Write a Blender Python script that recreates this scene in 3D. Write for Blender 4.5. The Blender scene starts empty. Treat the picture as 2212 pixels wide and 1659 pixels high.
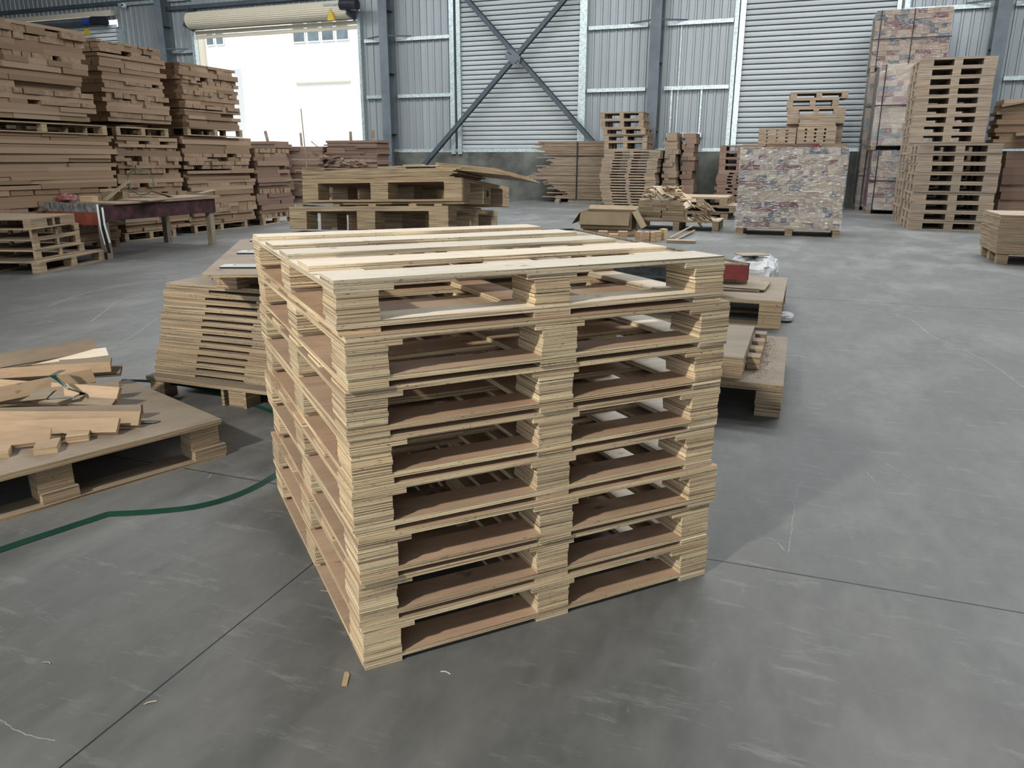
import bpy, math, random
import numpy as np
from mathutils import Vector, Matrix, Euler
R = random.Random(7)
SC = bpy.context.scene
COL = SC.collection

# ---------------------------------------------------------------- camera
FPX, PITCH, YAW = 1657.7, 0.2830, 0.3577
CAM = Vector((9.72, -28.27, 1.4063))
cam_d = bpy.data.cameras.new('camera'); cam = bpy.data.objects.new('camera', cam_d); COL.objects.link(cam)
cam_d.sensor_width = 36; cam_d.lens = FPX / 2212 * 36; cam_d.clip_end = 300; cam_d.clip_start = 0.05
CR = Matrix.Rotation(YAW, 3, 'Z') @ Matrix.Rotation(math.pi / 2 - PITCH, 3, 'X') @ Matrix.Rotation(0.0022, 3, 'Z')
cam.matrix_world = Matrix.Translation(CAM) @ CR.to_4x4()
SC.camera = cam

def at(px, py, v=0.0, ax=2):
    """the point of the plane axis[ax]=v seen at photo pixel px,py (used to measure real places)"""
    d = CR @ Vector(((px - 1106) / FPX, -(py - 829.5) / FPX, -1))
    return CAM + d * ((v - CAM[ax]) / d[ax])

# ---------------------------------------------------------------- light
w = bpy.data.worlds.new('world'); SC.world = w; w.use_nodes = True
bg = w.node_tree.nodes['Background']; bg.inputs[0].default_value = (0.86, 0.93, 1.0, 1); bg.inputs[1].default_value = 1.75

def area(name, loc, rot, sx, sy, power, col=(1, 1, 1), shape='RECTANGLE'):
    l = bpy.data.lights.new(name, 'AREA'); l.shape = shape; l.size = sx; l.size_y = sy; l.energy = power; l.color = col
    o = bpy.data.objects.new(name, l); o.location = loc; o.rotation_euler = rot; COL.objects.link(o)
    return o
key = area('flood_lamp', (6.0, -33.6, 6.4), (0, 0, 0), 0.5, 0.5, 980, (1, 0.95, 0.86), 'DISK')
key.rotation_euler = (Vector((8.6, -25.4, 0.5)) - key.location).to_track_quat('-Z', 'Y').to_euler()
area('overhead_fill', (-4, -7, 9.8), (0, 0, 0), 30, 2.0, 2500, (0.95, 0.98, 1))  # area fills added under the solid roof in place of unseen skylights
area('overhead_fill', (3, -13, 9.8), (0, 0, 0), 30, 2.0, 2150, (0.95, 0.98, 1))
area('overhead_fill', (15, -8, 9.8), (0, 0, 0), 10, 2.0, 1000, (0.95, 0.98, 1))
area('overhead_fill', (14.5, -17, 9.8), (0, 0, 0), 3.5, 2.0, 480, (0.97, 0.98, 1))  # added overhead fill, set by the large front stack's shadow
sun_l = bpy.data.lights.new('sun', 'SUN'); sun_l.energy = 4.5; sun_l.angle = .02; sun_l.color = (1, .97, .92)
sun = bpy.data.objects.new('sun', sun_l); COL.objects.link(sun); sun.location = (0, -60, 60)
sun.rotation_euler = Vector((.15, .5, -.86)).to_track_quat('-Z', 'Y').to_euler()
SC.view_settings.view_transform = 'Standard'; SC.view_settings.look = 'None'
SC.view_settings.exposure = 0.0; SC.view_settings.gamma = 1.0; SC.view_settings.use_curve_mapping = False
cy = SC.cycles
cy.max_bounces = 6; cy.diffuse_bounces = 3; cy.glossy_bounces = 2; cy.transmission_bounces = 2; cy.transparent_max_bounces = 8
cy.caustics_reflective = False; cy.caustics_refractive = False; cy.use_adaptive_sampling = True; cy.adaptive_threshold = 0.02
cy.sample_clamp_indirect = 4.0

# ---------------------------------------------------------------- materials
class N:
    def __init__(s, name):
        s.m = bpy.data.materials.new(name); s.m.use_nodes = True; s.t = s.m.node_tree; s.b = s.t.nodes['Principled BSDF']
    def n(s, typ, **k):
        x = s.t.nodes.new(typ)
        for a, v in k.items(): setattr(x, a, v)
        return x
    def l(s, a, b): s.t.links.new(a, b)
    def coords(s, scale=(1, 1, 1), rnd=True, out='Object'):
        tc = s.n('ShaderNodeTexCoord'); v = tc.outputs[out]
        if rnd:
            oi = s.n('ShaderNodeObjectInfo'); mu = s.n('ShaderNodeMath', operation='MULTIPLY'); s.l(oi.outputs['Random'], mu.inputs[0]); mu.inputs[1].default_value = 37.3
            ad = s.n('ShaderNodeVectorMath', operation='ADD'); s.l(v, ad.inputs[0]); s.l(mu.outputs[0], ad.inputs[1]); v = ad.outputs[0]
        mp = s.n('ShaderNodeMapping'); mp.inputs['Scale'].default_value = scale; s.l(v, mp.inputs['Vector'])
        return mp.outputs[0]
    def noise(s, vec, scale=1, detail=3, rough=.55):
        x = s.n('ShaderNodeTexNoise'); x.inputs['Scale'].default_value = scale; x.inputs['Detail'].default_value = detail
        x.inputs['Roughness'].default_value = rough; s.l(vec, x.inputs['Vector']); return x.outputs['Fac']
    def ramp(s, fac, stops, interp='LINEAR'):
        x = s.n('ShaderNodeValToRGB'); x.color_ramp.interpolation = interp; e = x.color_ramp.elements
        while len(e) < len(stops): e.new(0.5)
        for i, (p, c) in enumerate(stops):
            e[i].position = p; e[i].color = (*c, 1) if len(c) == 3 else c
        s.l(fac, x.inputs[0]); return x.outputs[0]
    def mix(s, f, a, b, mode='MIX'):
        x = s.n('ShaderNodeMix', data_type='RGBA', blend_type=mode)
        for v, i in ((f, 0), (a, 6), (b, 7)):
            if hasattr(v, 'is_output'): s.l(v, x.inputs[i])
            else: x.inputs[i].default_value = v if i == 0 else (*v, 1)
        return x.outputs[2]
    def rnd(s):
        return s.n('ShaderNodeObjectInfo').outputs['Random']
    def col(s, c):
        if hasattr(c, 'is_output'): s.l(c, s.b.inputs['Base Color'])
        else: s.b.inputs['Base Color'].default_value = (*c, 1)
    def fin(s, rough=.6, metal=0, spec=.3):
        s.b.inputs['Roughness'].default_value = rough; s.b.inputs['Metallic'].default_value = metal; s.b.inputs['Specular IOR Level'].default_value = spec
        return s.m
    def bump(s, h, strength=.3, dist=.002):
        x = s.n('ShaderNodeBump'); x.inputs['Strength'].default_value = strength; x.inputs['Distance'].default_value = dist
        s.l(h, x.inputs['Height']); s.l(x.outputs[0], s.b.inputs['Normal'])

def ply_mat(name, face, dark, mid, lite, zs=300, faced=None, voids=.85):
    """plywood: veneer faces, layered edges (layers run across the piece's own z)"""
    a = N(name)
    e1 = a.noise(a.coords((1.6, 1.6, zs * 1.35)), 1, 2, .65)
    e2 = a.noise(a.coords((1.1, 1.1, zs * .19)), 1, 1, .5)
    e3 = a.noise(a.coords((45, 45, zs * 1.2)), 1, 2, .6)
    ec = a.ramp(e1, [(.36, dark), (.44, mid), (.49, lite), (.58, tuple(min(1, c * 1.25) for c in lite))])
    ec = a.mix(a.ramp(e2, [(.38, (.0, .0, .0)), (.66, (.5, .5, .5))]), ec, mid)
    ec = a.mix(a.ramp(e3, [(.29, (voids,) * 3), (.36, (0, 0, 0))]), ec, tuple(c * .35 for c in dark))
    f1 = a.noise(a.coords((1.6, 3.5, 1)), 1.2, 4, .6); f2 = a.noise(a.coords((9, 60, 9)), 1, 3, .6)
    fd = faced or tuple(c * .74 for c in face)
    fc = a.mix(a.ramp(f1, [(.35, (0, 0, 0)), (.66, (1, 1, 1))]), fd, face)
    kn = a.noise(a.coords((7, 11, 7)), 1, 2, .5); st = a.noise(a.coords((2.2, 9, 2)), 1, 3, .6)
    fc = a.mix(a.ramp(st, [(.56, (0, 0, 0)), (.72, (.55, .55, .55))]), fc, tuple(c * .55 for c in face))
    fc = a.mix(a.ramp(kn, [(.70, (0, 0, 0)), (.75, (.8, .8, .8))]), fc, (.09, .05, .03))
    fc = a.mix(.22, fc, a.ramp(f2, [(.3, tuple(c * .5 for c in face)), (.6, face)]))
    tc = a.n('ShaderNodeTexCoord'); sx = a.n('ShaderNodeSeparateXYZ'); a.l(tc.outputs['Normal'], sx.inputs[0])
    ab = a.n('ShaderNodeMath', operation='ABSOLUTE'); a.l(sx.outputs[2], ab.inputs[0])
    gt = a.n('ShaderNodeMath', operation='GREATER_THAN'); a.l(ab.outputs[0], gt.inputs[0]); gt.inputs[1].default_value = .6
    c = a.mix(gt.outputs[0], ec, fc)
    tint = a.ramp(a.rnd(), [(0, (.80, .80, .80)), (.5, (1, 1, 1)), (1, (.95, .90, .86))])
    a.col(a.mix(1.0, c, tint, 'MULTIPLY')); a.bump(e1, .35, .0015)
    return a.fin(.68, 0, .22)

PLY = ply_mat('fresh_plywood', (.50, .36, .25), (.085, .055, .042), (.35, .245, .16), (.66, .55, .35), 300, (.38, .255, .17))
PLYTOP = ply_mat('pale_lit_plywood', (.86, .81, .68), (.10, .07, .055), (.38, .29, .20), (.68, .60, .43), 300, (.84, .72, .59))  # pale boards, and the front stack's lit plywood with its brightness in the colour
PLYOLD = ply_mat('dusty_plywood', (.30, .25, .19), (.10, .07, .045), (.25, .18, .115), (.38, .29, .185), 190)
PLYFAR = ply_mat('weathered_plywood', (.33, .255, .185), (.10, .075, .055), (.20, .15, .105), (.265, .205, .145), 70, None, .35)
PLYMID = ply_mat('layered_plywood', (.46, .37, .27), (.11, .078, .05), (.34, .25, .16), (.52, .40, .25), 130, None, .5)
PLYTAN = ply_mat('tan_plywood', (.36, .29, .215), (.09, .062, .042), (.24, .18, .12), (.36, .28, .18), 140)
def simple(name, base, var=.12, scale=4, rough=.6, metal=0, spec=.3, stretch=(1, 1, 1), bump=0):
    a = N(name); f = a.noise(a.coords(stretch), scale, 4, .6)
    lo = tuple(c * (1 - var * 1.6) for c in base); hi = tuple(min(1, c * (1 + var)) for c in base)
    c = a.ramp(f, [(.3, lo), (.7, hi)])
    t = a.ramp(a.rnd(), [(0, (1 - var,) * 3), (1, (1, 1, 1))])
    a.col(a.mix(1.0, c, t, 'MULTIPLY'))
    if bump: a.bump(f, .4, bump)
    return a.fin(rough, metal, spec)
def board_mat(name, shades, vs=.5):
    a = N(name); base = a.ramp(a.rnd(), [(i / len(shades), s) for i, s in enumerate(shades)], 'CONSTANT')
    f = a.noise(a.coords((3, 3, 30)), 1, 4, .65)
    a.col(a.mix(1.0, base, a.ramp(f, [(.25, (vs,) * 3), (.7, (1, 1, 1))]), 'MULTIPLY')); return a.fin(.8, 0, .15)
SCRAP = board_mat('brown_fibreboard', [(.28, .192, .125), (.25, .17, .11), (.305, .212, .142), (.225, .155, .10), (.34, .245, .168)], .7)
SCRAPD = board_mat('dull_fibreboard', [(.24, .16, .118), (.21, .14, .105), (.27, .185, .135), (.19, .125, .095)], .65)
PAINTB = board_mat('painted_offcut_blocks', [(.38, .29, .19), (.33, .25, .17), (.44, .35, .22), (.29, .22, .165), (.37, .30, .21), (.20, .155, .12), (.35, .27, .17), (.10, .10, .105),
                   (.48, .37, .22), (.16, .045, .042), (.42, .34, .27), (.38, .30, .22), (.50, .41, .33), (.34, .27, .2)], .6)
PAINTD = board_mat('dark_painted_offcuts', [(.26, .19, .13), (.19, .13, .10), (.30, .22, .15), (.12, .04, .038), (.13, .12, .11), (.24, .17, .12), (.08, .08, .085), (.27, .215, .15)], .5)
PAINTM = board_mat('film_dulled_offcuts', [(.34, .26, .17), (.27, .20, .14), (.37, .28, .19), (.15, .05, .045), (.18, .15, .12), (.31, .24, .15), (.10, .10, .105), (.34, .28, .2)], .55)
PLANK = ply_mat('cut_plank', (.50, .36, .23), (.13, .08, .05), (.36, .25, .15), (.52, .40, .25), 230)
BLOCKW = ply_mat('cut_block', (.52, .39, .27), (.18, .11, .07), (.40, .28, .17), (.55, .41, .26), 200)
def concrete():
    a = N('polished_concrete'); tc = a.n('ShaderNodeTexCoord').outputs['Object']
    def mp(s, rot=0):
        m = a.n('ShaderNodeMapping'); m.inputs['Scale'].default_value = s; m.inputs['Rotation'].default_value = (0, 0, rot); a.l(tc, m.inputs[0]); return m.outputs[0]
    big = a.noise(mp((.5, .5, .5)), 1, 4, .6); med = a.noise(mp((2.2, 1.2, 1), .8), 1, 6, .68); fine = a.noise(mp((10, 5, 1), .75), 1, 5, .7)
    c = a.ramp(med, [(.28, (.105, .108, .102)), (.5, (.155, .16, .155)), (.72, (.235, .24, .236))])
    c = a.mix(a.ramp(big, [(.38, (0, 0, 0)), (.62, (.6, .6, .6))]), c, (.205, .212, .21))
    sc = a.noise(mp((3.5, 16, 1), .6), 1, 6, .75)
    c = a.mix(a.ramp(sc, [(.56, (0, 0, 0)), (.74, (.8, .8, .8))]), c, (.48, .49, .49))
    dk = a.noise(mp((7, 4, 1), .4), 1, 5, .7)
    c = a.mix(a.ramp(dk, [(.64, (0, 0, 0)), (.76, (.8, .8, .8))]), c, (.062, .066, .07))
    c = a.mix(.25, c, a.ramp(fine, [(.35, (.09, .09, .088)), (.65, (.25, .25, .25))]))
    sp = a.noise(mp((26, 9, 1), .5), 1, 3, .6)
    c = a.mix(a.ramp(sp, [(.69, (0, 0, 0)), (.78, (.5, .5, .5))]), c, (.40, .41, .41))
    lw = a.noise(mp((1.1, .5, 1), -.7), 1, 5, .7)
    c = a.mix(a.ramp(lw, [(.48, (0, 0, 0)), (.68, (.8, .8, .8))]), c, (.33, .335, .33))
    c = a.mix(1.0, c, (.56, .56, .55), 'MULTIPLY')
    a.col(c); rr = a.n('ShaderNodeMapRange'); a.l(med, rr.inputs[0]); rr.inputs[3].default_value = .42; rr.inputs[4].default_value = .62
    a.bump(med, .12, .004); m = a.fin(.45, 0, .4); a.l(rr.outputs[0], a.b.inputs['Roughness']); return m
FLOOR = concrete()
PLINTH = simple('rendered_plinth', (.13, .135, .12), .35, 1.1, .9, 0, .1)
CLAD = simple('grey_cladding', (.295, .322, .335), .10, .8, .42, .25, .4, (1, 1, .15))
SHUT = simple('grey_shutter_slats', (.40, .43, .44), .06, .6, .5, .1, .4, (1, 1, 1))
GALV = simple('galvanised_steel', (.56, .64, .64), .22, 14, .36, .55, .5)
DARKST = simple('slate_painted_steel', (.062, .082, .098), .15, 2, .5, 0, .35)
COLST = simple('grey_painted_column', (.115, .14, .155), .15, 2, .5, 0, .35)
CREAM = simple('cream_roller', (.56, .51, .40), .03, .5, .5, 0, .3)
WHITEP = simple('white_paint', (.75, .76, .75), .05, 2, .6)
WINDOWG = simple('dusty_window_glass', (.16, .20, .22), .2, 2, .3)
MAROON = simple('maroon_paint', (.066, .022, .026), .5, 7, .55, 0, .35)
REDP = simple('red_paint', (.21, .03, .026), .2, 6, .5, 0, .35)
RUSTR = simple('rust_red_paint', (.25, .062, .035), .25, 5, .6)
CHIPW = simple('chipped_grey_board', (.27, .27, .26), .5, 22, .8, 0, .2, (1, 1, .4))
DKBLK = simple('black_scuffed_panel', (.028, .03, .034), .6, 12, .5)
TEAL = simple('teal_steel_rail', (.03, .06, .068), .2, 5, .4, .3)
CARD = simple('brown_cardboard', (.235, .18, .115), .1, 3, .85, 0, .12)
CARDD = simple('cardboard_print', (.12, .10, .07), .1, 3, .85)
STRAP = simple('green_strap', (.008, .045, .030), .2, 8, .3, 0, .5)
BLK = simple('black_band', (.015, .017, .02), .2, 8, .5)
MOTOR = simple('dark_motor', (.03, .033, .045), .2, 6, .4, .3)
YEL = simple('yellow_plastic', (.55, .40, .03), .1, 3, .5)
BLUE = simple('blue_plastic', (.03, .06, .35), .1, 3, .5)
WPLAS = simple('white_plastic', (.75, .77, .78), .05, 3, .35)
REDG = simple('red_goods', (.45, .05, .05), .3, 9, .6)
OUTW = simple('sunlit_render', (.88, .88, .87), .004, 1, .9)
SAWD = simple('dusty_tabletop', (.50, .43, .33), .25, 5, .9, 0, .1)
GLASSY = simple('pale_metal_plate', (.62, .65, .66), .1, 5, .3, .4)
CABLE = simple('green_cable', (.08, .15, .12), .2, 6, .5)
OLDW = simple('old_timber', (.30, .25, .19), .3, 4, .85, 0, .15, (8, 8, 1))
def film(name, alpha=.22, glint=.7, bs=1.0):
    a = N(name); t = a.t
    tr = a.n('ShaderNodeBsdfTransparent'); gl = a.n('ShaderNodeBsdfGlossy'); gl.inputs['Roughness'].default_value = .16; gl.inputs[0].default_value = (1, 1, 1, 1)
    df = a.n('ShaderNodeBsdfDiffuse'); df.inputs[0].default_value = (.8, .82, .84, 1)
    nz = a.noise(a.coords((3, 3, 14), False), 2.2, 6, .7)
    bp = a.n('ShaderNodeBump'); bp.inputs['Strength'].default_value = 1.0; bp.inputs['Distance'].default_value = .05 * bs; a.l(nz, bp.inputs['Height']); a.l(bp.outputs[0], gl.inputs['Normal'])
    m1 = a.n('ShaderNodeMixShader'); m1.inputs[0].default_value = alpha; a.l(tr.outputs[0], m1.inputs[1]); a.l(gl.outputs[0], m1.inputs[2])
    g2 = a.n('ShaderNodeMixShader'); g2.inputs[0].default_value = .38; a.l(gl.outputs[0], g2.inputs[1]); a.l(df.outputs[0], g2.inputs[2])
    m2 = a.n('ShaderNodeMixShader'); al = a.ramp(a.noise(a.coords((6, 6, 42), False), 2.2, 5, .76), [(.555, (0, 0, 0)), (.60, (glint,) * 3)])  # white flecks painted into the film as its glints
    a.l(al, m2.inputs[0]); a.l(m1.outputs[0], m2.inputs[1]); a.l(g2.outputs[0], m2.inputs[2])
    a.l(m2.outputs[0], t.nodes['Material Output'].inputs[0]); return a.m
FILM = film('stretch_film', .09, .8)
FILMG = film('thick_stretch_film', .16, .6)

# ---------------------------------------------------------------- mesh helpers
class MB:
    def __init__(s): s.v = []; s.f = []
    def add(s, vs, fs):
        o = len(s.v); s.v += [tuple(x) for x in vs]; s.f += [tuple(i + o for i in f) for f in fs]; return s
    def box(s, x0, x1, y0, y1, z0, z1, M=None):
        vs = [Vector(p) for p in ((x0, y0, z0), (x1, y0, z0), (x1, y1, z0), (x0, y1, z0), (x0, y0, z1), (x1, y0, z1), (x1, y1, z1), (x0, y1, z1))]
        if M is not None: vs = [M @ p for p in vs]
        return s.add(vs, [(0, 3, 2, 1), (4, 5, 6, 7), (0, 1, 5, 4), (1, 2, 6, 5), (2, 3, 7, 6), (3, 0, 4, 7)])
    def prism(s, pts, z0, z1, M=None):
        n = len(pts); vs = [Vector((x, y, z0)) for x, y in pts] + [Vector((x, y, z1)) for x, y in pts]
        if M is not None: vs = [M @ p for p in vs]
        return s.add(vs, [tuple(reversed(range(n))), tuple(range(n, 2 * n))] + [(i, (i + 1) % n, (i + 1) % n + n, i + n) for i in range(n)])
    def tube(s, pts, r, n=8):
        pts = [Vector(p) for p in pts]; rings = []
        for i, p in enumerate(pts):
            d = (pts[min(i + 1, len(pts) - 1)] - pts[max(i - 1, 0)]).normalized()
            a = d.orthogonal().normalized() if abs(d.z) > .95 else d.cross(Vector((0, 0, 1))).normalized(); b = d.cross(a)
            rr = r[i] if isinstance(r, (list, tuple)) else r
            rings.append([p + (a * math.cos(t) + b * math.sin(t)) * rr for t in [2 * math.pi * k / n for k in range(n)]])
        vs = [q for g in rings for q in g]; fs = []
        for i in range(len(pts) - 1):
            for k in range(n): fs.append((i * n + k, i * n + (k + 1) % n, (i + 1) * n + (k + 1) % n, (i + 1) * n + k))
        fs += [tuple(reversed(range(n))), tuple(range((len(pts) - 1) * n, len(pts) * n))]
        return s.add(vs, fs)
    def ribbon(s, pts, w, t=.0012):
        """flat band following pts (lying flat), width w"""
        pts = [Vector(p) for p in pts]; L = []
        for i, p in enumerate(pts):
            d = (pts[min(i + 1, len(pts) - 1)] - pts[max(i - 1, 0)]); d.z = 0; d.normalize(); a = Vector((-d.y, d.x, 0)) * w / 2
            L.append((p + a, p - a, p - a + Vector((0, 0, t)), p + a + Vector((0, 0, t))))
        vs = [q for g in L for q in g]; fs = []
        for i in range(len(pts) - 1):
            for k in range(4): fs.append((i * 4 + k, (i + 1) * 4 + k, (i + 1) * 4 + (k + 1) % 4, i * 4 + (k + 1) % 4))
        fs += [(0, 1, 2, 3), tuple(reversed(range(len(pts) * 4 - 4, len(pts) * 4)))]
        return s.add(vs, fs)
    def mesh(s, name, mat):
        me = bpy.data.meshes.new(name); me.from_pydata(s.v, [], s.f); me.materials.append(mat); me.validate(); me.update(); return me
def ob(name, me, parent=None, loc=None, rot=None, kind=None):
    o = bpy.data.objects.new(name, me); COL.objects.link(o)
    if parent is not None: o.parent = parent
    if loc is not None: o.location = loc
    if rot is not None: o.rotation_euler = rot
    if kind: o['kind'] = kind
    return o
def tag(o, label, cat, group=None):
    o['label'] = label; o['category'] = cat
    if group: o['group'] = group
    return o
def thing(name, label, cat, loc=(0, 0, 0), rot=0, group=None):
    o = bpy.data.objects.new(name, None); COL.objects.link(o); o.empty_display_size = .1
    o.location = loc; o.rotation_euler = rot if isinstance(rot, (tuple, list, Euler)) else (0, 0, rot)
    return tag(o, label, cat, group)
def solid(name, mb, mat, label, cat, loc=(0, 0, 0), rot=0, group=None):
    o = ob(name, mb.mesh(name, mat), None, loc, rot if isinstance(rot, (tuple, list, Euler)) else (0, 0, rot)); return tag(o, label, cat, group)
UNIT = {}
def unit(mat):
    if mat.name not in UNIT: UNIT[mat.name] = MB().box(-.5, .5, -.5, .5, 0, 1).mesh('piece', mat)
    return UNIT[mat.name]
def ubox(name, mat, x, y, z, dx, dy, dz, rz=0, parent=None, tilt=(0, 0)):
    o = ob(name, unit(mat), parent, (x, y, z), (tilt[0], tilt[1], rz)); o.scale = (dx, dy, dz); return o
def struct(name, mb, mat, parent=None):
    return ob(name, mb.mesh(name, mat), parent, kind=None if parent is not None else 'structure')
ORD = 'topmost second third fourth fifth sixth seventh eighth ninth tenth eleventh twelfth thirteenth fourteenth fifteenth sixteenth seventeenth eighteenth nineteenth twentieth'.split()
def nth(i, n):
    return 'topmost' if i == 0 else ('lowest' if i == n - 1 else ORD[i] + ' from the top')
def frame2(a, b):
    """yaw of the line from a to b"""
    return math.atan2(b.y - a.y, b.x - a.x)

# ================================================================ setting
struct('floor', MB().box(-60, 45, -60, 0.0, -.2, 0), FLOOR)
mb = MB(); mb.box(-60, 45, .02, 60, -.2, -.02); struct('ground_outside', mb, OUTW)
J = []
jx = at(150, 1659).x * .5 + at(670, 1212).x * .5
jy = at(1530, 1212).y * .5 + at(2212, 1320).y * .5
def joint(x0, y0, x1, y1, wd, seed):
    rr = random.Random(seed); n = 60; pts = []
    for i in range(n + 1):
        t = i / n; pts.append((x0 + (x1 - x0) * t + (rr.uniform(-.003, .003) if y1 != y0 else 0), y0 + (y1 - y0) * t + (rr.uniform(-.003, .003) if x1 != x0 else 0), .0001))
    return MB().ribbon(pts, wd, .0006)
struct('trim_1', joint(jx, -45, jx, 0, .0045, 1), BLK)
struct('trim_2', joint(-20, jy, 30, jy, .005, 2), BLK)
struct('trim_3', joint(-20, jy + 6.1, 30, jy + 6.1, .006, 3), BLK)

Z0, ZT, ZD = 1.75, 10.2, 7.5
wall = thing('wall_back', '', ''); del wall['label']; del wall['category']; wall['kind'] = 'structure'
DOOR = (-15.02, -7.18)                    # the open doorway
SH2, SH3, SH1 = (-2.86, 1.74), (7.25, 11.72), (-27.0, -19.25)
def clad_mesh(z0, z1, w=.81):
    mb = MB(); xs = []; n = 3; p = w / n
    for i in range(n):
        b = i * p
        xs += [(b, 0), (b + p * .62, 0), (b + p * .70, -.035), (b + p * .90, -.035), (b + p * .98, 0)]
    xs.append((w, 0)); v = []; f = []
    for x, y in xs: v += [(x, y, z0), (x, y, z1)]
    for x, y in xs: v += [(x, y + .012, z0), (x, y + .012, z1)]
    m = len(xs)
    for i in range(m - 1):
        f.append((2 * i, 2 * i + 2, 2 * i + 3, 2 * i + 1)); o = 2 * m; f.append((o + 2 * i + 1, o + 2 * i + 3, o + 2 * i + 2, o + 2 * i))
    f += [(0, 1, 2 * m + 1, 2 * m), (2 * m - 2, 4 * m - 2, 4 * m - 1, 2 * m - 1)]
    mb.add(v, f); return mb.mesh('cladding_sheet', CLAD)
CM = {}
def sheets(xa, xb, z0):
    n = max(1, round((xb - xa) / .81)); w_ = (xb - xa) / n; key_ = (round(w_, 3), z0)
    if key_ not in CM: CM[key_] = clad_mesh(z0, ZT, w_)
    for k in range(n): ob('cladding_sheet', CM[key_], wall, (xa + w_ * k, 0, 0))
for xa, xb, z0 in ((-30, SH1[0] + .05, Z0), (SH1[0] + .05, SH1[1] - .05, 7.3), (SH1[1] - .05, DOOR[0] - .02, Z0), (DOOR[0] - .02, DOOR[1] + .02, 7.0), (DOOR[1] + .02, SH2[0] + .05, Z0), (SH2[0] + .05, SH2[1] - .05, ZD - .2),
                   (SH2[1] - .05, SH3[0] + .05, Z0), (SH3[0] + .05, SH3[1] - .05, ZD - .2), (SH3[1] - .05, 24, Z0)): sheets(xa, xb, z0)
mb = MB(); mb.box(-30, DOOR[0] - .25, -.12, .2, 0, 1.73); mb.box(DOOR[1] + .3, 24, -.12, .2, 0, 1.73)
ob('plinth', mb.mesh('plinth', PLINTH), wall)
def galv(name, x0, x1, y0, y1, z0, z1, mat=GALV): return ob(name, MB().box(x0, x1, y0, y1, z0, z1).mesh(name, mat), wall)
for a, b in ((-30, DOOR[0] - .2), (DOOR[1] + .2, 24)): galv('sill_rail', a, b, -.14, -.02, 1.735, 1.84)
# girts between the jambs
segs = [(-19.0, -16.9), (-16.3, DOOR[0] - .15), (DOOR[1] + .25, -6.15), (-5.55, -3.25), (2.02, 4.1), (4.75, 6.9), (12.05, 14.2), (14.85, 24)]
for a, b in segs:
    for z in (3.80, 5.83, 7.85): galv('girt', a, b, -.16, -.03, z - .06, z + .06)
for a, b in ((-3.28, -3.10), (-3.0, -2.84), (1.72, 1.98), (6.93, 7.06), (7.10, 7.27), (11.70, 11.82), (11.9, 12.05), (DOOR[1] + .02, DOOR[1] + .14), (DOOR[0] - .16, DOOR[0] - .02), (-19.22, -18.9)):
    galv('jamb', a, b, -.22, -.02, Z0 - .1 if a > DOOR[1] + .2 or a < -15.3 else 0.0, ZD if a > -6 else 6.9)
galv('jamb_recess', -3.1, -3.0, -.06, -.02, Z0, ZD, DARKST)
galv('lintel_beam', -16.4, -6.2, -.2, -.02, 7.45, 7.60, DARKST)
galv('upper_girt', -30, -16.9, -.15, -.02, 7.86, 8.0, DARKST)
galv('cable_conduit', 5.20, 5.235, -.06, -.03, 1.75, 5.8); 
for xx in (4.98, 5.98): galv('window_post', xx, xx + .06, -.1, -.03, 2.3, 3.78)
galv('window_rail', 4.9, 6.1, -.12, -.03, 2.2, 2.34)
# columns (H sections)
for cx_ in (-16.43, -5.82, 4.45, 14.5):
    mb = MB(); mb.box(cx_ - .18, cx_ + .18, -.62, -.58, 0, ZT); mb.box(cx_ - .18, cx_ + .18, -.1, -.06, 0, ZT); mb.box(cx_ - .012, cx_ + .012, -.58, -.1, 0, ZT)
    c = ob('column', mb.mesh('column', COLST)); c['kind'] = 'structure'
    for zz in (5.92,):
        for sg in (-1, 1):
            m2 = MB(); m2.box(0, .95, -.02, .02, -.02, .02, Matrix.Translation((cx_ + sg * .1, -.55, zz)) @ Matrix.Rotation(math.atan2(.42, sg * .85), 4, 'Z'))
            ob('knee_strut', m2.mesh('knee_strut', DARKST), c)
    for zz in (2.4, 4.6, 6.8):
        ob('stiffener_plate', MB().box(cx_ - .17, cx_ + .17, -.58, -.1, zz, zz + .015).mesh('stiffener_plate', DARKST), c)
# cross brace
def bar(p, q, wd, th, y):
    p, q = Vector(p), Vector(q); d = q - p; L = d.length; M = Matrix.Translation((p.x, y, p.z)) @ Matrix.Rotation(-math.atan2(d.z, d.x), 4, 'Y')
    mb = MB(); mb.box(0, L, -th / 2, th / 2, -wd / 2, wd / 2, M); mb.box(0, L, -th / 2, th * 2, wd / 2 - .015, wd / 2, M); return mb
yb = -.5
A1, A2 = at(983, -30, yb, 1), at(1290, 318, yb, 1); B1, B2 = at(1245, -30, yb, 1), at(905, 370, yb, 1)
br = thing('steel_brace', 'slate grey steel cross brace bolted in front of the middle roller shutter', 'brace', (0, 0, 0))
ob('brace_bar', bar(A1, A2, .17, .05, yb).mesh('brace_bar', DARKST), br); ob('brace_bar', bar(B1, B2, .17, .05, yb - .07).mesh('brace_bar', DARKST), br)
gc = at(1108, 123, yb - .1, 1)
ob('gusset_plate', MB().prism([(-.30, .02), (-.2, .26), (.02, .24), (.30, -.02), (.24, -.3), (-.02, -.24)], -.01, .01, Matrix.Translation((gc.x, yb - .12, gc.z)) @ Matrix.Rotation(math.pi / 2, 4, 'X')).mesh('gusset_plate', COLST), br)
for dx, dz in ((-.15, .15), (-.08, .1), (.12, -.2), (.2, -.14)):
    ob('bolt', MB().tube([(gc.x + dx, yb - .16, gc.z + dz), (gc.x + dx, yb - .12, gc.z + dz)], .022, 8).mesh('bolt', BLK), br)
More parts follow.
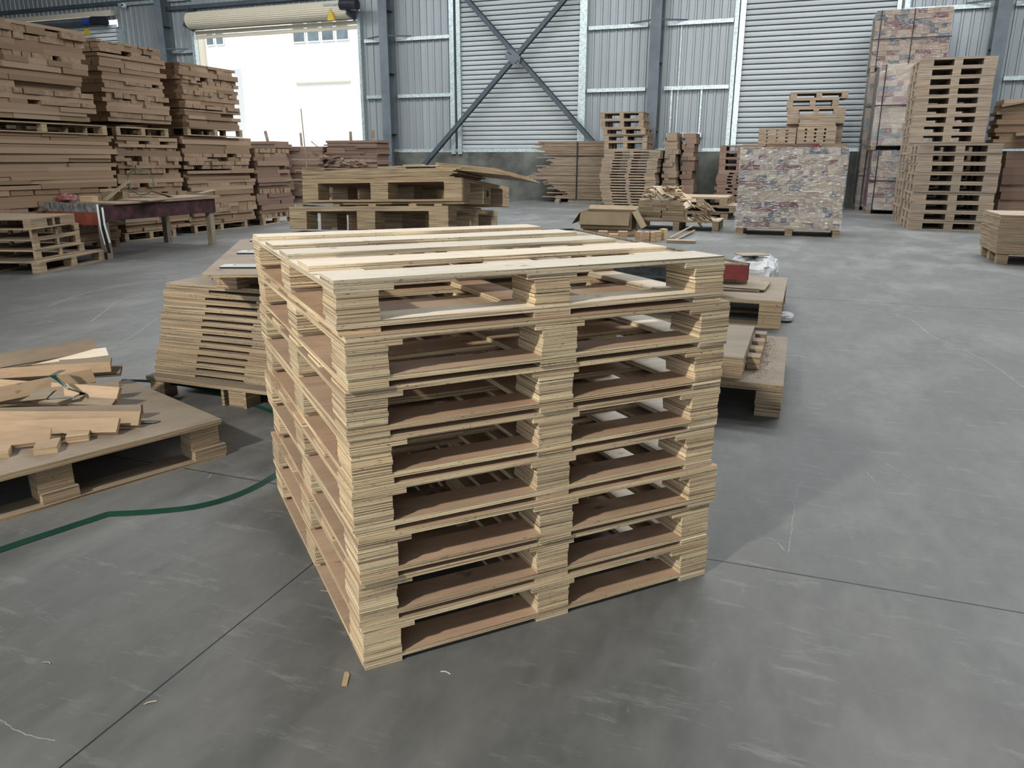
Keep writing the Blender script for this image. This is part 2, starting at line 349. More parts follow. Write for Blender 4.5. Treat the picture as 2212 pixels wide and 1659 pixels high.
# roller shutters
def slat_mesh(x0, x1, h, mat=SHUT):
    pr = [(0, 0), (-.022, .012), (-.03, h * .45), (-.024, h * .78), (0, h * .86)]
    v = []; f = []
    for y, z in pr: v += [(x0, y, z), (x1, y, z)]
    for i in range(len(pr) - 1): f.append((2 * i, 2 * i + 1, 2 * i + 3, 2 * i + 2))
    return MB().add(v, f).mesh('slat', mat)
def shutter(n, a, b, z0, z1, h=.165, mat=SHUT):
    d = bpy.data.objects.new('door_%d' % n, None); COL.objects.link(d); d['kind'] = 'structure'
    me = slat_mesh(a, b, h, mat); z = z0
    while z < z1 - .01: ob('slat', me, d, (0, -.08, z)); z += h
    ob('backing', MB().box(a, b, -.05, -.04, z0, z1).mesh('backing', DARKST), d)
    return d
shutter(2, SH2[0], SH2[1], 1.84, ZD); shutter(3, SH3[0], SH3[1], 1.84, ZD)
WSL = simple('pale_shutter_slats', (.70, .75, .78), .05, 1, .5)
dl = shutter(4, SH1[0], SH1[1], 1.84, 7.0, .165, WSL)
ob('head_rail', MB().box(SH1[0], SH1[1] + .1, -.45, -.25, 7.42, 7.60).mesh('head_rail', CREAM), dl)
ob('roller_tube', MB().tube([(SH1[0], -.35, 7.15), (SH1[1] - .3, -.35, 7.15)], .13, 14).mesh('roller_tube', DARKST), dl)
p = Vector((-19.75, -.5, 7.2))
mo = thing('shutter_motor', 'dark shutter motor with blue cap over the pale left shutter', 'motor', p)
ob('housing', MB().tube([(-.45, 0, 0), (.25, 0, -.03)], .2, 12).mesh('housing', MOTOR), mo); ob('blue_cap', MB().tube([(-1.0, 0, 0), (-.5, 0, 0)], .11, 10).mesh('blue_cap', BLUE), mo)
ob('chain_guide', MB().prism([(-.14, 0), (.14, 0), (.05, .28), (-.05, .28)], -.05, .05, Matrix.Translation((-.8, -.05, -.55)) @ Matrix.Rotation(math.pi / 2, 4, 'X')).mesh('chain_guide', YEL), mo)
ob('chain', MB().tube([(-.8, -.05, -.28), (-.8, -.05, -.05)], .012, 5).mesh('chain', BLK), mo)
c_ = thing('security_camera', 'white dome security camera by the left shutter head', 'camera', at(269, 12, -.2, 1))
ob('housing', MB().tube([(0, 0, 0), (0, -.12, 0)], [.11, .09], 14).mesh('housing', WPLAS), c_); ob('lens', MB().tube([(0, -.12, 0), (0, -.15, 0)], .045, 10).mesh('lens', BLK), c_)
# the open door with its rolled-up curtain
d1 = bpy.data.objects.new('door_1', None); COL.objects.link(d1); d1['kind'] = 'structure'
ra, rb = at(409, 40, -.5, 1), at(755, 14, -.5, 1)
mb = MB(); n = 26
vs = []; fs = []
for k in range(n):
    for dr, da in ((.0, 0), (.018, .35), (.018, .75), (0, .98)):
        t = 2 * math.pi * (k + da) / n; vs += [(ra.x, -.5 + (.30 + dr) * math.cos(t), 6.93 + (.30 + dr) * math.sin(t)), (rb.x, -.5 + (.30 + dr) * math.cos(t), 6.93 + (.30 + dr) * math.sin(t))]
m_ = len(vs) // 2
fs = [(2 * i, 2 * i + 1, 2 * ((i + 1) % m_) + 1, 2 * ((i + 1) % m_)) for i in range(m_)] + [tuple(2 * i for i in range(m_)), tuple(2 * i + 1 for i in reversed(range(m_)))]
ob('rolled_curtain', MB().add(vs, fs).mesh('rolled_curtain', CREAM), d1)
me = slat_mesh(DOOR[0], DOOR[1], .17, CREAM)
for k in range(3): ob('slat', me, d1, (0, -.12, 6.28 + .17 * k))
for xx in (ra.x - .06, rb.x + .04):
    ob('end_bracket', MB().prism([(-.5, -.2), (.1, -.35), (.42, -.1), (.42, .5), (-.1, .55)], -.02, .02, Matrix.Translation((xx, -.35, 6.9)) @ Matrix.Rotation(math.pi / 2, 4, 'Z') @ Matrix.Rotation(math.pi / 2, 4, 'X')).mesh('end_bracket', DARKST), d1)
mo = thing('shutter_motor', 'dark shutter motor with yellow chain guide over the bright doorway', 'motor', (rb.x + .15, -.62, 6.95))
ob('housing', MB().tube([(-.35, -.15, .1), (.35, -.15, .05)], .2, 12).mesh('housing', MOTOR), mo); ob('shaft', MB().tube([(-1.1, -.15, .12), (-.35, -.15, .1)], .06, 8).mesh('shaft', GALV), mo)
ob('chain_guide', MB().prism([(-.16, 0), (.16, 0), (.05, .32), (-.05, .32)], -.05, .05, Matrix.Translation((-.78, -.2, -.42)) @ Matrix.Rotation(math.pi / 2, 4, 'X')).mesh('chain_guide', YEL), mo)
ob('chain', MB().tube([(-.78, -.2, -.1), (-.78, -.15, .1)], .012, 5).mesh('chain', BLK), mo)
# roof
mb = MB(); mb.box(-34, 26, -42, .3, ZT, ZT + .15); struct('ceiling', mb, simple('roof_underside', (.45, .47, .48), .05, 1, .7))
mb = MB(); mb.box(24, 24.2, -42, .3, 0, ZT); struct('wall_right', mb, CLAD)
mb = MB(); mb.box(-34.2, -34, -42, .3, 0, ZT); struct('wall_left', mb, CLAD)
# yard and facing building
fb = thing('facing_building', 'sun-bleached white building across the yard, seen through the open doorway', 'building', (0, 0, 0))
YF = 11.0
ob('wall', MB().box(-34, 8, YF, YF + .4, 0, 16).mesh('wall', OUTW), fb)
def outwin(p0, p1, n):
    a, b = at(*p0, YF - .05, 1), at(*p1, YF - .05, 1); wd = (b.x - a.x) / n
    for k in range(n):
        x0 = a.x + wd * k
        f = ob('window', MB().box(x0 + .05, x0 + wd - .05, YF - .06, YF + .02, b.z, a.z).mesh('window', WHITEP), fb)
        ob('pane', MB().box(x0 + .12, x0 + wd - .12, YF - .075, YF - .05, b.z + .07, a.z).mesh('pane', WINDOWG), f)
outwin((441, 66), (486, 97), 2); outwin((628, 45), (756, 86), 4)
ob('pipe', MB().box(at(640, 180, YF, 1).x, at(758, 180, YF, 1).x, YF - .1, YF, at(640, 181, YF, 1).z, at(640, 178, YF, 1).z).mesh('pipe', CREAM), fb)
ob('downpipe_panel', MB().box(at(429, 100, YF - 2, 1).x, at(445, 100, YF - 2, 1).x, YF - 2.2, YF - 2, 0, 10).mesh('downpipe_panel', CREAM), fb)

# ================================================================ pallets
def place(parts, name, label, cat, loc, rz=0, group=None, mats=None, tilt=(0, 0)):
    o = thing(name, label, cat, loc, rz if isinstance(rz, tuple) else (tilt[0], tilt[1], rz), group)
    for nm, me in parts: ob(nm, me, o)
    return o
T, HB = .0156, .0776
def main_pallet(W, D, seed, top):
    rr = random.Random(seed); P = []; j = lambda a=.004: rr.uniform(-a, a); FM = PLYTOP if top else PLY  # top pallet takes the lit copy of the plywood, light painted in
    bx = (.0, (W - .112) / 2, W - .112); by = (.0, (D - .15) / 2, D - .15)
    for x in bx: P.append(('runner', MB().box(x + j(), x + .112 + j(), j(), D + j(), 0, T).mesh('runner', PLYTOP if x > W / 2 + .1 else PLY)))  # right runner coloured pale for the strong light falling on it
    for y in (0, (D - .12) / 2, D - .12): P.append(('bottom_board', MB().box(j(), W + j(), y + j(.002), y + .12 + j(), T, 2 * T).mesh('bottom_board', FM)))
    for x in bx:
        for y in by:
            mb = MB(); n = 6; h = HB / n
            for k in range(n):
                a, b, c, d = j(.0022), j(.0022), j(.0022), j(.0022)
                mb.box(x + a, x + .112 + b, y + c, y + .15 + d, 2 * T + k * h, 2 * T + (k + 1) * h)
            P.append(('block', mb.mesh('block', PLY)))
    z = 2 * T + HB
    for x in (0, (W - .155) / 2, W - .155): P.append(('stringer', MB().box(x + j(), x + .155 + j(), j(.003), D + j(), z, z + T).mesh('stringer', FM)))
    for k in range(5):
        y = k * (D - .155) / 4; xs = [0, W]
        if rr.random() < .75: xs = [0, W * rr.uniform(.25, .7), W]
        mb = MB(); y0, y1 = y + j(.003), y + .155 + j(.003)
        for a, b in zip(xs[:-1], xs[1:]): mb.box(a + (j() if a == 0 else .0007), b + (j() if b == W else -.0007), y0, y1, z + T, z + 2 * T)
        P.append(('top_board', mb.mesh('top_board', FM)))
    return P
PW, PD, YW = 1.235, 1.389, .815
ux, uy = math.cos(YW), math.sin(YW)
BASE = Vector((8.668, -26.655, 0)); rr = random.Random(3)
offs = [(0, 0), (-.004, .004), (.0, -.004), (-.006, 0), (-.002, .006), (-.008, 0), (-.004, -.010), (-.012, .022)]
for k in range(8):
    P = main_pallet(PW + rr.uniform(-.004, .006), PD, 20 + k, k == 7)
    ox, oy = offs[k]; lab = nth(7 - k, 8)
    place(P, 'plywood_pallet', 'fresh plywood pallet, %s of the large front stack' % lab, 'pallet',
          BASE + Vector((ux * ox - uy * oy, uy * ox + ux * oy, k * .140)), YW + rr.uniform(-.006, .006), 'fresh pallets in the large front stack')
tp = thing('wood_splinter', 'pale wood splinter standing out of the left side of the large front stack', 'splinter', at(717, 1245, .1)); 
ob('shard', MB().tube([(0, 0, -.02), (.002, .0, .03)], [.001, .0022], 5).mesh('shard', PLANK), tp)
solid('wood_splinter', MB().tube([(-.02, 0, 0), (.022, .004, .002)], [.0008, .0012], 5), PLANK, 'thin straw-like splinter lying across the foot of the large front stack', 'splinter', at(703, 1278, .004))
solid('wood_chip', MB().prism([(-.007, -.028), (.008, -.03), (.01, .02), (.003, .032), (-.006, .03)], 0, .003), PLANK, 'small flat wood chip on the floor before the large front stack', 'wood chip', at(746, 1468), .45)
for i, (px, py, l_) in enumerate([(100, 1434, 'curled wood shaving on the dark floor at the lower left'), (325, 1519, 'tiny shaving beside the straight floor joint'), (452, 1030, 'pale shavings on the floor before the long pallet'), (962, 1455, 'tiny crumb of wood below the front opening of the large stack')]):
    rr2 = random.Random(i); pts = [(t * .03 - .015, .006 * math.sin(t * 3 + i), .001 + .002 * t) for t in (0, .25, .5, .75, 1)]
    solid('wood_shaving', MB().tube(pts, .0013, 5), PLYTOP, l_, 'shaving', at(px, py), i * 1.1)

def block_pallet(W, D, H, bw, bd, deck, foot, mat, solidtop=True, rows=3, bcw=None, nplies=0, seed=0, slabs=0):
    """pallet with a sheet deck, 3x3 blocks and runners (blocks bw wide, bd deep)"""
    P = []; hb = H - deck - foot; rr = random.Random(seed); bcw = bcw or bw
    xs = ((0, bw), ((W - bcw) / 2, (W + bcw) / 2), (W - bw, W)); ys = (0, (D - bd) / 2, D - bd)
    if foot > 0:
        for y in ys: P.append(('runner', MB().box(0, W, y, y + bd, 0, foot).mesh('runner', mat)))
    for a, b in xs:
        for y in ys:
            mb = MB()
            if nplies:
                h = hb / nplies
                for k in range(nplies):
                    q = [rr.uniform(-.003, .003) for _ in range(4)]; mb.box(a + q[0], b + q[1], y + q[2], y + bd + q[3], foot + k * h, foot + (k + 1) * h)
            else: mb.box(a, b, y, y + bd, foot, H - deck)
            P.append(('block', mb.mesh('block', mat)))
    if solidtop:
        n = slabs or 1
        for k in range(n): P.append(('top_sheet', MB().box(rr.uniform(-.004, .004), W + rr.uniform(-.004, .004), -.003 + D * k / n, D * (k + 1) / n - (.002 if n > 1 else -.002), H - deck, H).mesh('top_sheet', mat)))
    else:
        for x in xs: P.append(('stringer', MB().box(x[0], x[1], 0, D, H - deck, H - deck / 2).mesh('stringer', mat)))
        for k in range(6): y = k * (D - .11) / 5; P.append(('top_board', MB().box(0, W, y, y + .11, H - deck / 2, H).mesh('top_board', mat)))
    return P
def deck_parts(W, D, td, tb, bats, mat, seed=0):
    rr = random.Random(seed); P = [('deck_sheet', MB().box(0, W, 0, D, tb, tb + td).mesh('deck_sheet', mat))]
    for a, b in bats: P.append(('batten', MB().box(a + rr.uniform(-.006, .006), b + rr.uniform(-.006, .006), rr.uniform(0, .006), D, 0, tb).mesh('batten', mat)))
    return P

# --- front left: long pallet with planks on it
C = Vector((7.15, -25.44, 0)); th = math.atan2(.93, .36); L = 1.45
org = C - Vector((math.cos(th), math.sin(th), 0)) * L
P = []
Dp, H1 = 1.06, .192
P.append(('top_sheet', MB().box(-.01, L - .005, 0, Dp, .168, .180).mesh('top_sheet', PLYOLD)))
P.append(('top_sheet', MB().box(0, L, .004, Dp, .180, H1).mesh('top_sheet', PLYOLD)))
for y in (0.02, .48, .94): P.append(('runner', MB().box(0, L, y - .02, y + .12, 0, .013).mesh('runner', PLYOLD)))
for x in (L - .155, L - .82, L - 1.42):
    for y in (.02, .47, .94):
        P.append(('block', MB().box(x, x + .14, y, y + .11, .063, .168).mesh('block', PLYOLD)))
        P.append(('foot_block', MB().box(x + .005, x + .165 if x > L - .5 else x + .15, y - .016, y + .125, .013, .063).mesh('foot_block', PLYOLD)))
place(P, 'plywood_pallet', 'dusty long plywood pallet at the left, under the loose planks', 'pallet', org, th)
# planks on the pallet: (right end px, py of the top edge, z of underside, length, width, thick, roll about own axis, yaw, what)
pl = [
 (240, 782, .300, 1.1, .085, .020, .35, 'weathered plank with a nibbled end, farthest back on the plank pile'),
 (205, 745, .345, .9, .075, .022, 1.15, 'grey-brown plank on edge, topmost at the back of the plank pile'),
 (232, 762, .325, 1.0, .095, .018, .30, 'bright cream plank lying near the top of the plank pile'),
 (240, 792, .290, 1.1, .055, .024, 1.35, 'thick plank under the bright cream one on the pile'),
 (262, 800, .265, 1.0, .07, .022, .5, 'dark weathered plank sticking out farthest at the back of the pile'),
 (202, 812, .262, .9, .075, .016, 1.05, 'pinkish plank held by the green strap end'),
 (258, 835, .240, 1.0, .06, .020, .9, 'brown plank end just right of the strap loop'),
 (257, 853, .236, 1.2, .075, .020, 1.0, 'tan plank with nail holes in the middle of the pile'),
 (247, 872, .222, 1.2, .05, .020, .5, 'flat tan plank under the nail-holed one'),
 (307, 885, .215, 1.3, .05, .026, 1.40, 'layered-edge plank reaching farthest right over the pallet'),
 (303, 905, .205, 1.2, .07, .022, .95, 'plank directly under the longest layered-edge plank'),
 (256, 920, .205, 1.2, .075, .020, .75, 'smooth tan plank at the front of the pile'),
]
sh = [-14, -34, -24, -12, -12, -40, -20, 14, 12, -5, 0, -5]
PM = [PLYOLD, PLYTAN, PLYTOP, PLANK, PLYOLD, PLANK, PLYTAN, PLANK, PLYTAN, PLYTAN, PLANK, PLANK]
for (px, py, z, Lp, wd, tk, roll, lab), dy, pm in zip(pl, sh, PM):
    e = at(px, py, z + wd * .5 * math.sin(roll)); e2 = at(px - 200, py - dy * 1.0, z + wd * .5 * math.sin(roll))
    d = (e - e2).normalized(); yaw = math.atan2(d.y, d.x)
    M = Euler((roll, 0, yaw)).to_matrix()
    o = solid('plank', MB().box(-Lp, 0, -wd / 2, wd / 2, -tk / 2, tk / 2), pm, lab, 'plank', e, (roll, 0, yaw), 'loose planks on the left pallet')
    low = min((M @ Vector((0, s * wd / 2, t * tk / 2))).z for s in (-1, 1) for t in (-1, 1)); o.location.z = max(e.z, H1 - low + .001)
for px, py, lab in [(110, 975, 'short layered block under the front planks'), (178, 950, 'small block end poking out beneath the front planks'), (5, 985, 'block at the left frame edge under the planks')]:
    e = at(px, py, H1 + .001); solid('wood_block', MB().box(-.06, .03, -.03, .09, 0, .03), PLANK, lab, 'block', e, .75)
e = at(60, 950, H1 + .03); solid('plank', MB().box(-.5, .09, -.045, .045, 0, .018), PLANK, 'pinkish plank sloping down to the left frame edge, lowest of the pile', 'plank', e, (0.4, 0, .75), 'loose planks on the left pallet')
solid('rubber_scrap', MB().prism([(-.05, -.01), (.04, -.02), (.06, .012), (-.03, .02)], 0, .003), BLK, 'dark scrap of sheet beside the plank ends', 'scrap', at(318, 913, H1 + .001), .5)
pts = [at(135, 800, .36), at(112, 812, .372), at(148, 840, .325), at(180, 850, .27), at(160, 858, .268), at(100, 862, .268), at(118, 845, .31)]
solid('strap_end', MB().ribbon(pts, .03, .002), STRAP, 'dark green strapping end looped over the plank pile', 'strap')

# --- green straps on the floor
def smooth(pts, n=8):
    out = []; P = [pts[0]] + list(pts) + [pts[-1]]
    for i in range(1, len(P) - 2):
        for k in range(n):
            t = k / n; a, b, c, d = P[i - 1], P[i], P[i + 1], P[i + 2]
            out.append(.5 * ((2 * b) + (c - a) * t + (2 * a - 5 * b + 4 * c - d) * t * t + (3 * b - a - 3 * c + d) * t ** 3))
    out.append(P[-2]); return out
A = [at(-80, 1222), at(0, 1192), at(120, 1152), at(232, 1115)]; B = [at(236, 1114), at(330, 1109), at(430, 1097), at(520, 1070), at(595, 1030), at(640, 990)]
pts = smooth(A) + smooth(B)
for p in pts: p.z = .002
def edge_ribbon(pts, w, lean):
    mb = MB(); L = []
    for i, p in enumerate(pts):
        d = (pts[min(i + 1, len(pts) - 1)] - pts[max(i - 1, 0)]); d.z = 0; d.normalize(); a = Vector((-d.y, d.x, 0))
        lo = p - a * w * .5 * (1 - lean); hi = p + a * w * .5 * (1 - lean) + Vector((0, 0, w * lean)); L.append((lo, hi))
    vs = [q for g in L for q in g]; fs = [(2 * i, 2 * i + 2, 2 * i + 3, 2 * i + 1) for i in range(len(L) - 1)]
    return mb.add(vs, fs)
solid('strap', edge_ribbon(pts, .036, .35), STRAP, 'long green plastic strap curving over the floor to the large front stack', 'strap', (0, 0, 0))
pts = smooth([at(262, 823, .05), at(330, 826, .08), at(420, 838, .04), at(500, 860, .003), at(600, 895, .003), at(660, 912, .003)])
solid('strap', edge_ribbon(pts, .030, .35), STRAP, 'dark strap running from the plank pile under the leaning deck stack', 'strap', (0, 0, 0))

# --- middle left: dusty pallet, stack of notched decks, sheet with metal plates
e = at(313, 812, .125); base = Vector((e.x, -24.78, 0))
P = [('top_sheet', MB().box(0, 1.35, 0, .95, .100, .125).mesh('top_sheet', PLYOLD))]
for x in (.0, .60, 1.2):
    for y in (.01, .42, .83): P.append(('block', MB().box(x + .02, x + .13, y, y + .1, .0, .100).mesh('block', PLYOLD)))
for x in (.60,):
    P.append(('foot_board', MB().box(x - .02, x + .0, -.005, .12, 0, .1).mesh('foot_board', PLYOLD))); P.append(('foot_board', MB().box(x + .14, x + .16, -.005, .12, 0, .1).mesh('foot_board', PLYOLD)))
place(P, 'plywood_pallet', 'dusty pallet under the stack of notched decks left of the large front stack', 'pallet', base, -.01)
nd = 13; hh = (.715 - .140) / nd
GP = 'notched decks stacked left of the large front stack'
for k in range(nd):
    z = .126 + (.702 - .126) * k / nd; h = (.702 - .126) / nd
    t = k / (nd - 1); x0 = 6.00 + .165 * t + R.uniform(-.012, .012)
    P = deck_parts(1.05, .85, h * .6, h * .4 - .001, [(0.0, .31), (.68, .84), (.97, 1.05)], PLYTAN, k)
    if k == nd - 1: pass
    place(P, 'pallet_deck', 'tan notched pallet deck, %s of the stack left of the front pallets' % nth(nd - 1 - k, nd), 'pallet deck', (x0, -24.70 + R.uniform(-.006, .006), z), R.uniform(-.004, .004), GP)
# spacer block and sheet above
zb = .7035
e = at(474, 640, .68, 2); 
solid('spacer_block', MB().box(0, .15, 0, .1, 0, .105), PLYOLD, 'brown layered block propping up the sheet with metal plates', 'block', (6.60, -24.76, zb), -.05)
zs = zb + .106
c0, c1, c2 = at(435, 592, zs + .018), at(560, 592, zs + .018), at(520, 517, zs + .018)
yaw = frame2(c0, c1); xd = Vector((math.cos(yaw), math.sin(yaw), 0)); dpt = 1.25
v0 = c2 - c0; 
mb = MB(); q = [Vector((0, 0, 0)), xd * 1.0, v0 + xd * 1.0, v0]
mb.prism([(p.x, p.y) for p in q], 0, .018)
solid('plywood_sheet', mb, PLYTAN, 'plywood sheet under the row of metal plates left of the front stack', 'sheet', (c0.x, c0.y, zs))
solid('spacer_block', MB().box(0, .12, 0, .12, 0, .105), PLYOLD, 'second layered spacer block under the sheet, half in shade', 'block', (6.9, -24.25, zb), 0.1)
for i, (px, py, wpx, hpx, lab) in enumerate([(476, 580, 80, 9, 'white-topped metal plate with a cut-out, nearest on the sheet'), (513, 549, 55, 8, 'metal plate with a cut-out, second along the sheet'), (541, 522, 30, 6, 'metal plate farthest back on the sheet')]):
    a = at(px, py, zs + .018); b = at(px + wpx, py, zs + .018); cc = at(px + 8, py - hpx, zs + .03); wv = (b - a).length * 1.15; dv = max(.06, (cc - a).length * .95); yy = frame2(a, b)
    t_ = thing('metal_plate', lab, 'metal plate', (a.x, a.y, zs + .0185), yy, 'metal plates on the sheet')
    mb = MB(); t1 = .014
    mb.box(0, wv, 0, dv * .3, 0, t1); mb.box(0, wv, dv * .75, dv, 0, t1); mb.box(0, wv * .25, dv * .3, dv * .75, 0, t1); mb.box(wv * .78, wv, dv * .3, dv * .75, 0, t1)
    ob('plate', mb.mesh('plate', GLASSY), t_); ob('rubber_edge', MB().box(-.003, wv + .003, -.004, 0, 0, .008).mesh('rubber_edge', BLK), t_)
solid('nail', MB().tube([(0, 0, 0), (0, 0, .06)], .002, 5), BLK, 'thin nail hanging beneath the sheet corner', 'nail', at(459, 606, zs - .055))

# --- right: low pallet with deck, board pile and blocks
c = at(1697, 833, .19); Xr = 9.70; Yf = -23.85
W2, D2 = 1.05, 1.33
P = [('top_sheet', MB().box(0, W2, 0, D2, .170, .19).mesh('top_sheet', PLYOLD)), ('lower_sheet', MB().box(0, W2, 0, .18, .148, .170).mesh('lower_sheet', PLYTAN)), ('lower_sheet', MB().box(0, W2, D2 - .18, D2, .148, .170).mesh('lower_sheet', PLYTAN))]
for x in (W2 - .145, W2 / 2 - .07, 0):
    for y in (0, D2 / 2 - .07, D2 - .14): 
        mb = MB()
        for k in range(7): q = [R.uniform(-.003, .003) for _ in range(4)]; mb.box(x + q[0], x + .142 + q[1], y + q[2], y + .14 + q[3], k * .148 / 7, (k + 1) * .148 / 7)
        P.append(('block', mb.mesh('block', PLYTAN)))
place(P, 'plywood_pallet', 'low pallet with sawdust-strewn deck, right behind the large front stack', 'pallet', (Xr - W2, Yf, 0), .01)
for k in range(9):
    solid('board', MB().box(-.55 + R.uniform(-.004, .004), R.uniform(-.003, .003), 0, .95, 0, .0135), PLYTAN if k < 8 else PLYOLD, 'cut plywood board in the pile on the low right pallet, %s' % nth(8 - k, 9), 'board', (9.47, -23.78, .1905 + k * .0142), .0, 'boards piled on the low right pallet')
for i, py in enumerate((790, 768, 745, 724)):
    e = at(1603, py, .191); solid('wood_block', MB().box(0, .075, 0, .11, 0, .075 if i == 0 else .07), PLYTAN, 'small layered block in the row beside the board pile, %s' % ('nearest of the four', 'second of the four', 'third of the four', 'farthest of the four')[i], 'block', (9.475, -23.52 + i * .235, .191), 0, 'row of four blocks on the low right pallet')
rr = random.Random(61); mb = MB()
for k in range(420):
    x = 9.50 + rr.betavariate(1.2, 2.2) * .17; y = -23.75 + rr.random() * 1.15; a_ = rr.uniform(0, 3.1); s_ = rr.uniform(.0012, .004)
    mb.box(-s_, s_, -s_ * .4, s_ * .4, 0, .0012, Matrix.Translation((x, y, .1903)) @ Matrix.Rotation(a_, 4, 'Z'))
o = ob('sawdust', mb.mesh('sawdust', SCRAPD), kind='stuff'); tag(o, 'brown sawdust crumbs strewn on the low right pallet', 'sawdust')
# --- right: taller pallet behind with red tray
P = []
W3, D3, H3 = 1.55, 1.5, .245
P = block_pallet(W3, D3, H3, .19, .19, .03, .022, PLYTAN, nplies=0)
P = [(n_, m_) for n_, m_ in P]
place(P, 'plywood_pallet', 'dusty large pallet carrying the red tray, behind the low right pallet', 'pallet', (9.61 - W3, -21.3, 0), .0)
mb = MB(); mb.box(-1.0, .0, 0, .75, 0, .016); 
solid('plywood_sheet', mb, PLYTAN, 'loose brown plywood sheet on the large pallet, before the red tray', 'sheet', at(1640, 632, H3 + .002), .05)
solid('plywood_sheet', MB().box(-.9, .0, 0, .5, 0, .012), PLYTAN, 'second loose sheet under the brown one on the large pallet', 'sheet', at(1652, 628, H3 + .018), -.06)
for i, (px, py, lb) in enumerate([(1560, 612, 'layered support block under the left of the red tray end'), (1585, 612, 'support block beneath the red end of the tray')]):
    e = at(px, py, H3 + .03); solid('support_block', MB().box(0, .12, 0, .14, 0, .12), PLYTAN, lb, 'block', (e.x, e.y, H3 + .031), 0)
# tray table: long, red ended, dark side towards the camera
zt = .53
k0, k1, k2 = at(1617, 573, zt), at(1240, 497, zt), at(1040, 515, zt)
th3 = frame2(k1, k0); L3 = (k0 - k1).length
tr = thing('tray_table', 'long red-ended tray with dusty pale top, behind the large front stack', 'tray', (k0.x, k0.y, 0), 0)
k0l = Vector((0, 0, 0)); far = k1 - k0
lf = at(1320, 560, zt) - k0
fr = Vector((-1.75, -.12, 0))     # along the side facing the camera
q = [k0l, Vector((.02, .0, 0)), Vector((far.x, far.y, 0)), Vector((far.x - .9, far.y - .6, 0)), fr]
mb = MB(); pts2 = [(0, 0), (far.x, far.y), (far.x - 1.0, far.y - .7), (fr.x, fr.y)]
mb.prism(list(reversed(pts2)), zt - .02, zt); ob('top', mb.mesh('top', SAWD), tr)
def rail(a, b, z0, z1, th, mat, nm):
    d = Vector((b[0] - a[0], b[1] - a[1], 0)); M = Matrix.Translation((a[0], a[1], 0)) @ Matrix.Rotation(math.atan2(d.y, d.x), 4, 'Z'); ob(nm, MB().box(0, d.length, -th / 2, th / 2, z0, z1, M).mesh(nm, mat), tr)
rail(pts2[0], pts2[1], zt, zt + .02, .03, OLDW, 'rim'); rail(pts2[3], pts2[0], zt, zt + .012, .03, OLDW, 'rim'); rail(pts2[1], pts2[2], zt, zt + .02, .03, BLK, 'rim')
rail((pts2[0][0] - .22, pts2[0][1] - .015), pts2[0], zt - .13, zt - .001, .02, REDP, 'red_end'); rail(pts2[3], (pts2[0][0] - .22, pts2[0][1] - .015), zt - .035, zt - .001, .02, REDP, 'red_edge')
rail(pts2[3], (pts2[0][0] - .22, pts2[0][1] - .02), zt - .05, zt - .035, .03, TEAL, 'rail'); rail(pts2[3], (pts2[0][0] - .22, pts2[0][1] - .02), zt - .125, zt - .05, .012, DKBLK, 'side_panel'); rail(pts2[3], (pts2[0][0] - .22, pts2[0][1] - .02), zt - .145, zt - .125, .03, TEAL, 'rail')
rail(pts2[0], pts2[1], zt - .13, zt, .02, RUSTR, 'side_panel')
for t_ in (.62, .98):
    ob('leg', MB().box(far.x * t_ - .12, far.x * t_ - .04, far.y * t_ - .1, far.y * t_ - .02, 0, zt - .02).mesh('leg', OLDW), tr)
ob('leg', MB().box(far.x - .9, far.x - .82, far.y - .6, far.y - .52, 0, zt - .02).mesh('leg', OLDW), tr)
# crumpled film bundle
def crumple(name, loc, sx, sy, sz, seed, mat, label, cat, nseg=20):
    rr = random.Random(seed); v = []; f = []; nu, nv = nseg, nseg // 2
    for i in range(nv + 1):
        for j in range(nu):
            a = math.pi * (i / nv) ; b = 2 * math.pi * j / nu; k = 1 + rr.uniform(-.07, .07)
            cx_ = math.cos(b) * math.sin(a); cy_ = math.sin(b) * math.sin(a); cz_ = -math.cos(a)
            pw = lambda t: math.copysign(abs(t) ** .55, t)
            v.append((pw(cx_) * sx * k, pw(cy_) * sy * k, max(0, (pw(cz_) + 1) * .5 * sz * (1 + rr.uniform(-.08, .08)))))
    for i in range(nv):
        for j in range(nu): f.append((i * nu + j, i * nu + (j + 1) % nu, (i + 1) * nu + (j + 1) % nu, (i + 1) * nu + j))
    return solid(name, MB().add(v, f), mat, label, cat, loc)
CRF = N('crumpled_film'); CRF.col((.72, .75, .76)); nzz = CRF.noise(CRF.coords((9, 9, 26), False), 1.8, 6, .72); CRF.bump(nzz, .8, .03); CRF.fin(.14, .0, .9); CRF.b.inputs['Alpha'].default_value = .92
fb_ = crumple('film_bundle', (9.22, -19.12, 0), .28, .55, .36, 5, CRF.m, 'shiny bundle wrapped in crumpled stretch film behind the large right pallet', 'film bundle', 30)
crumple('film_scrap', at(1688, 690, 0), .10, .14, .06, 8, CRF.m, 'small crumpled scrap of clear film on the floor right of the large pallet', 'film scrap', 14)
solid('plywood_board', MB().box(-.16, .16, -.12, .12, 0, .008), PLYTAN, 'small board lying on the film bundle', 'board', (9.2, -19.2, .40), .5)

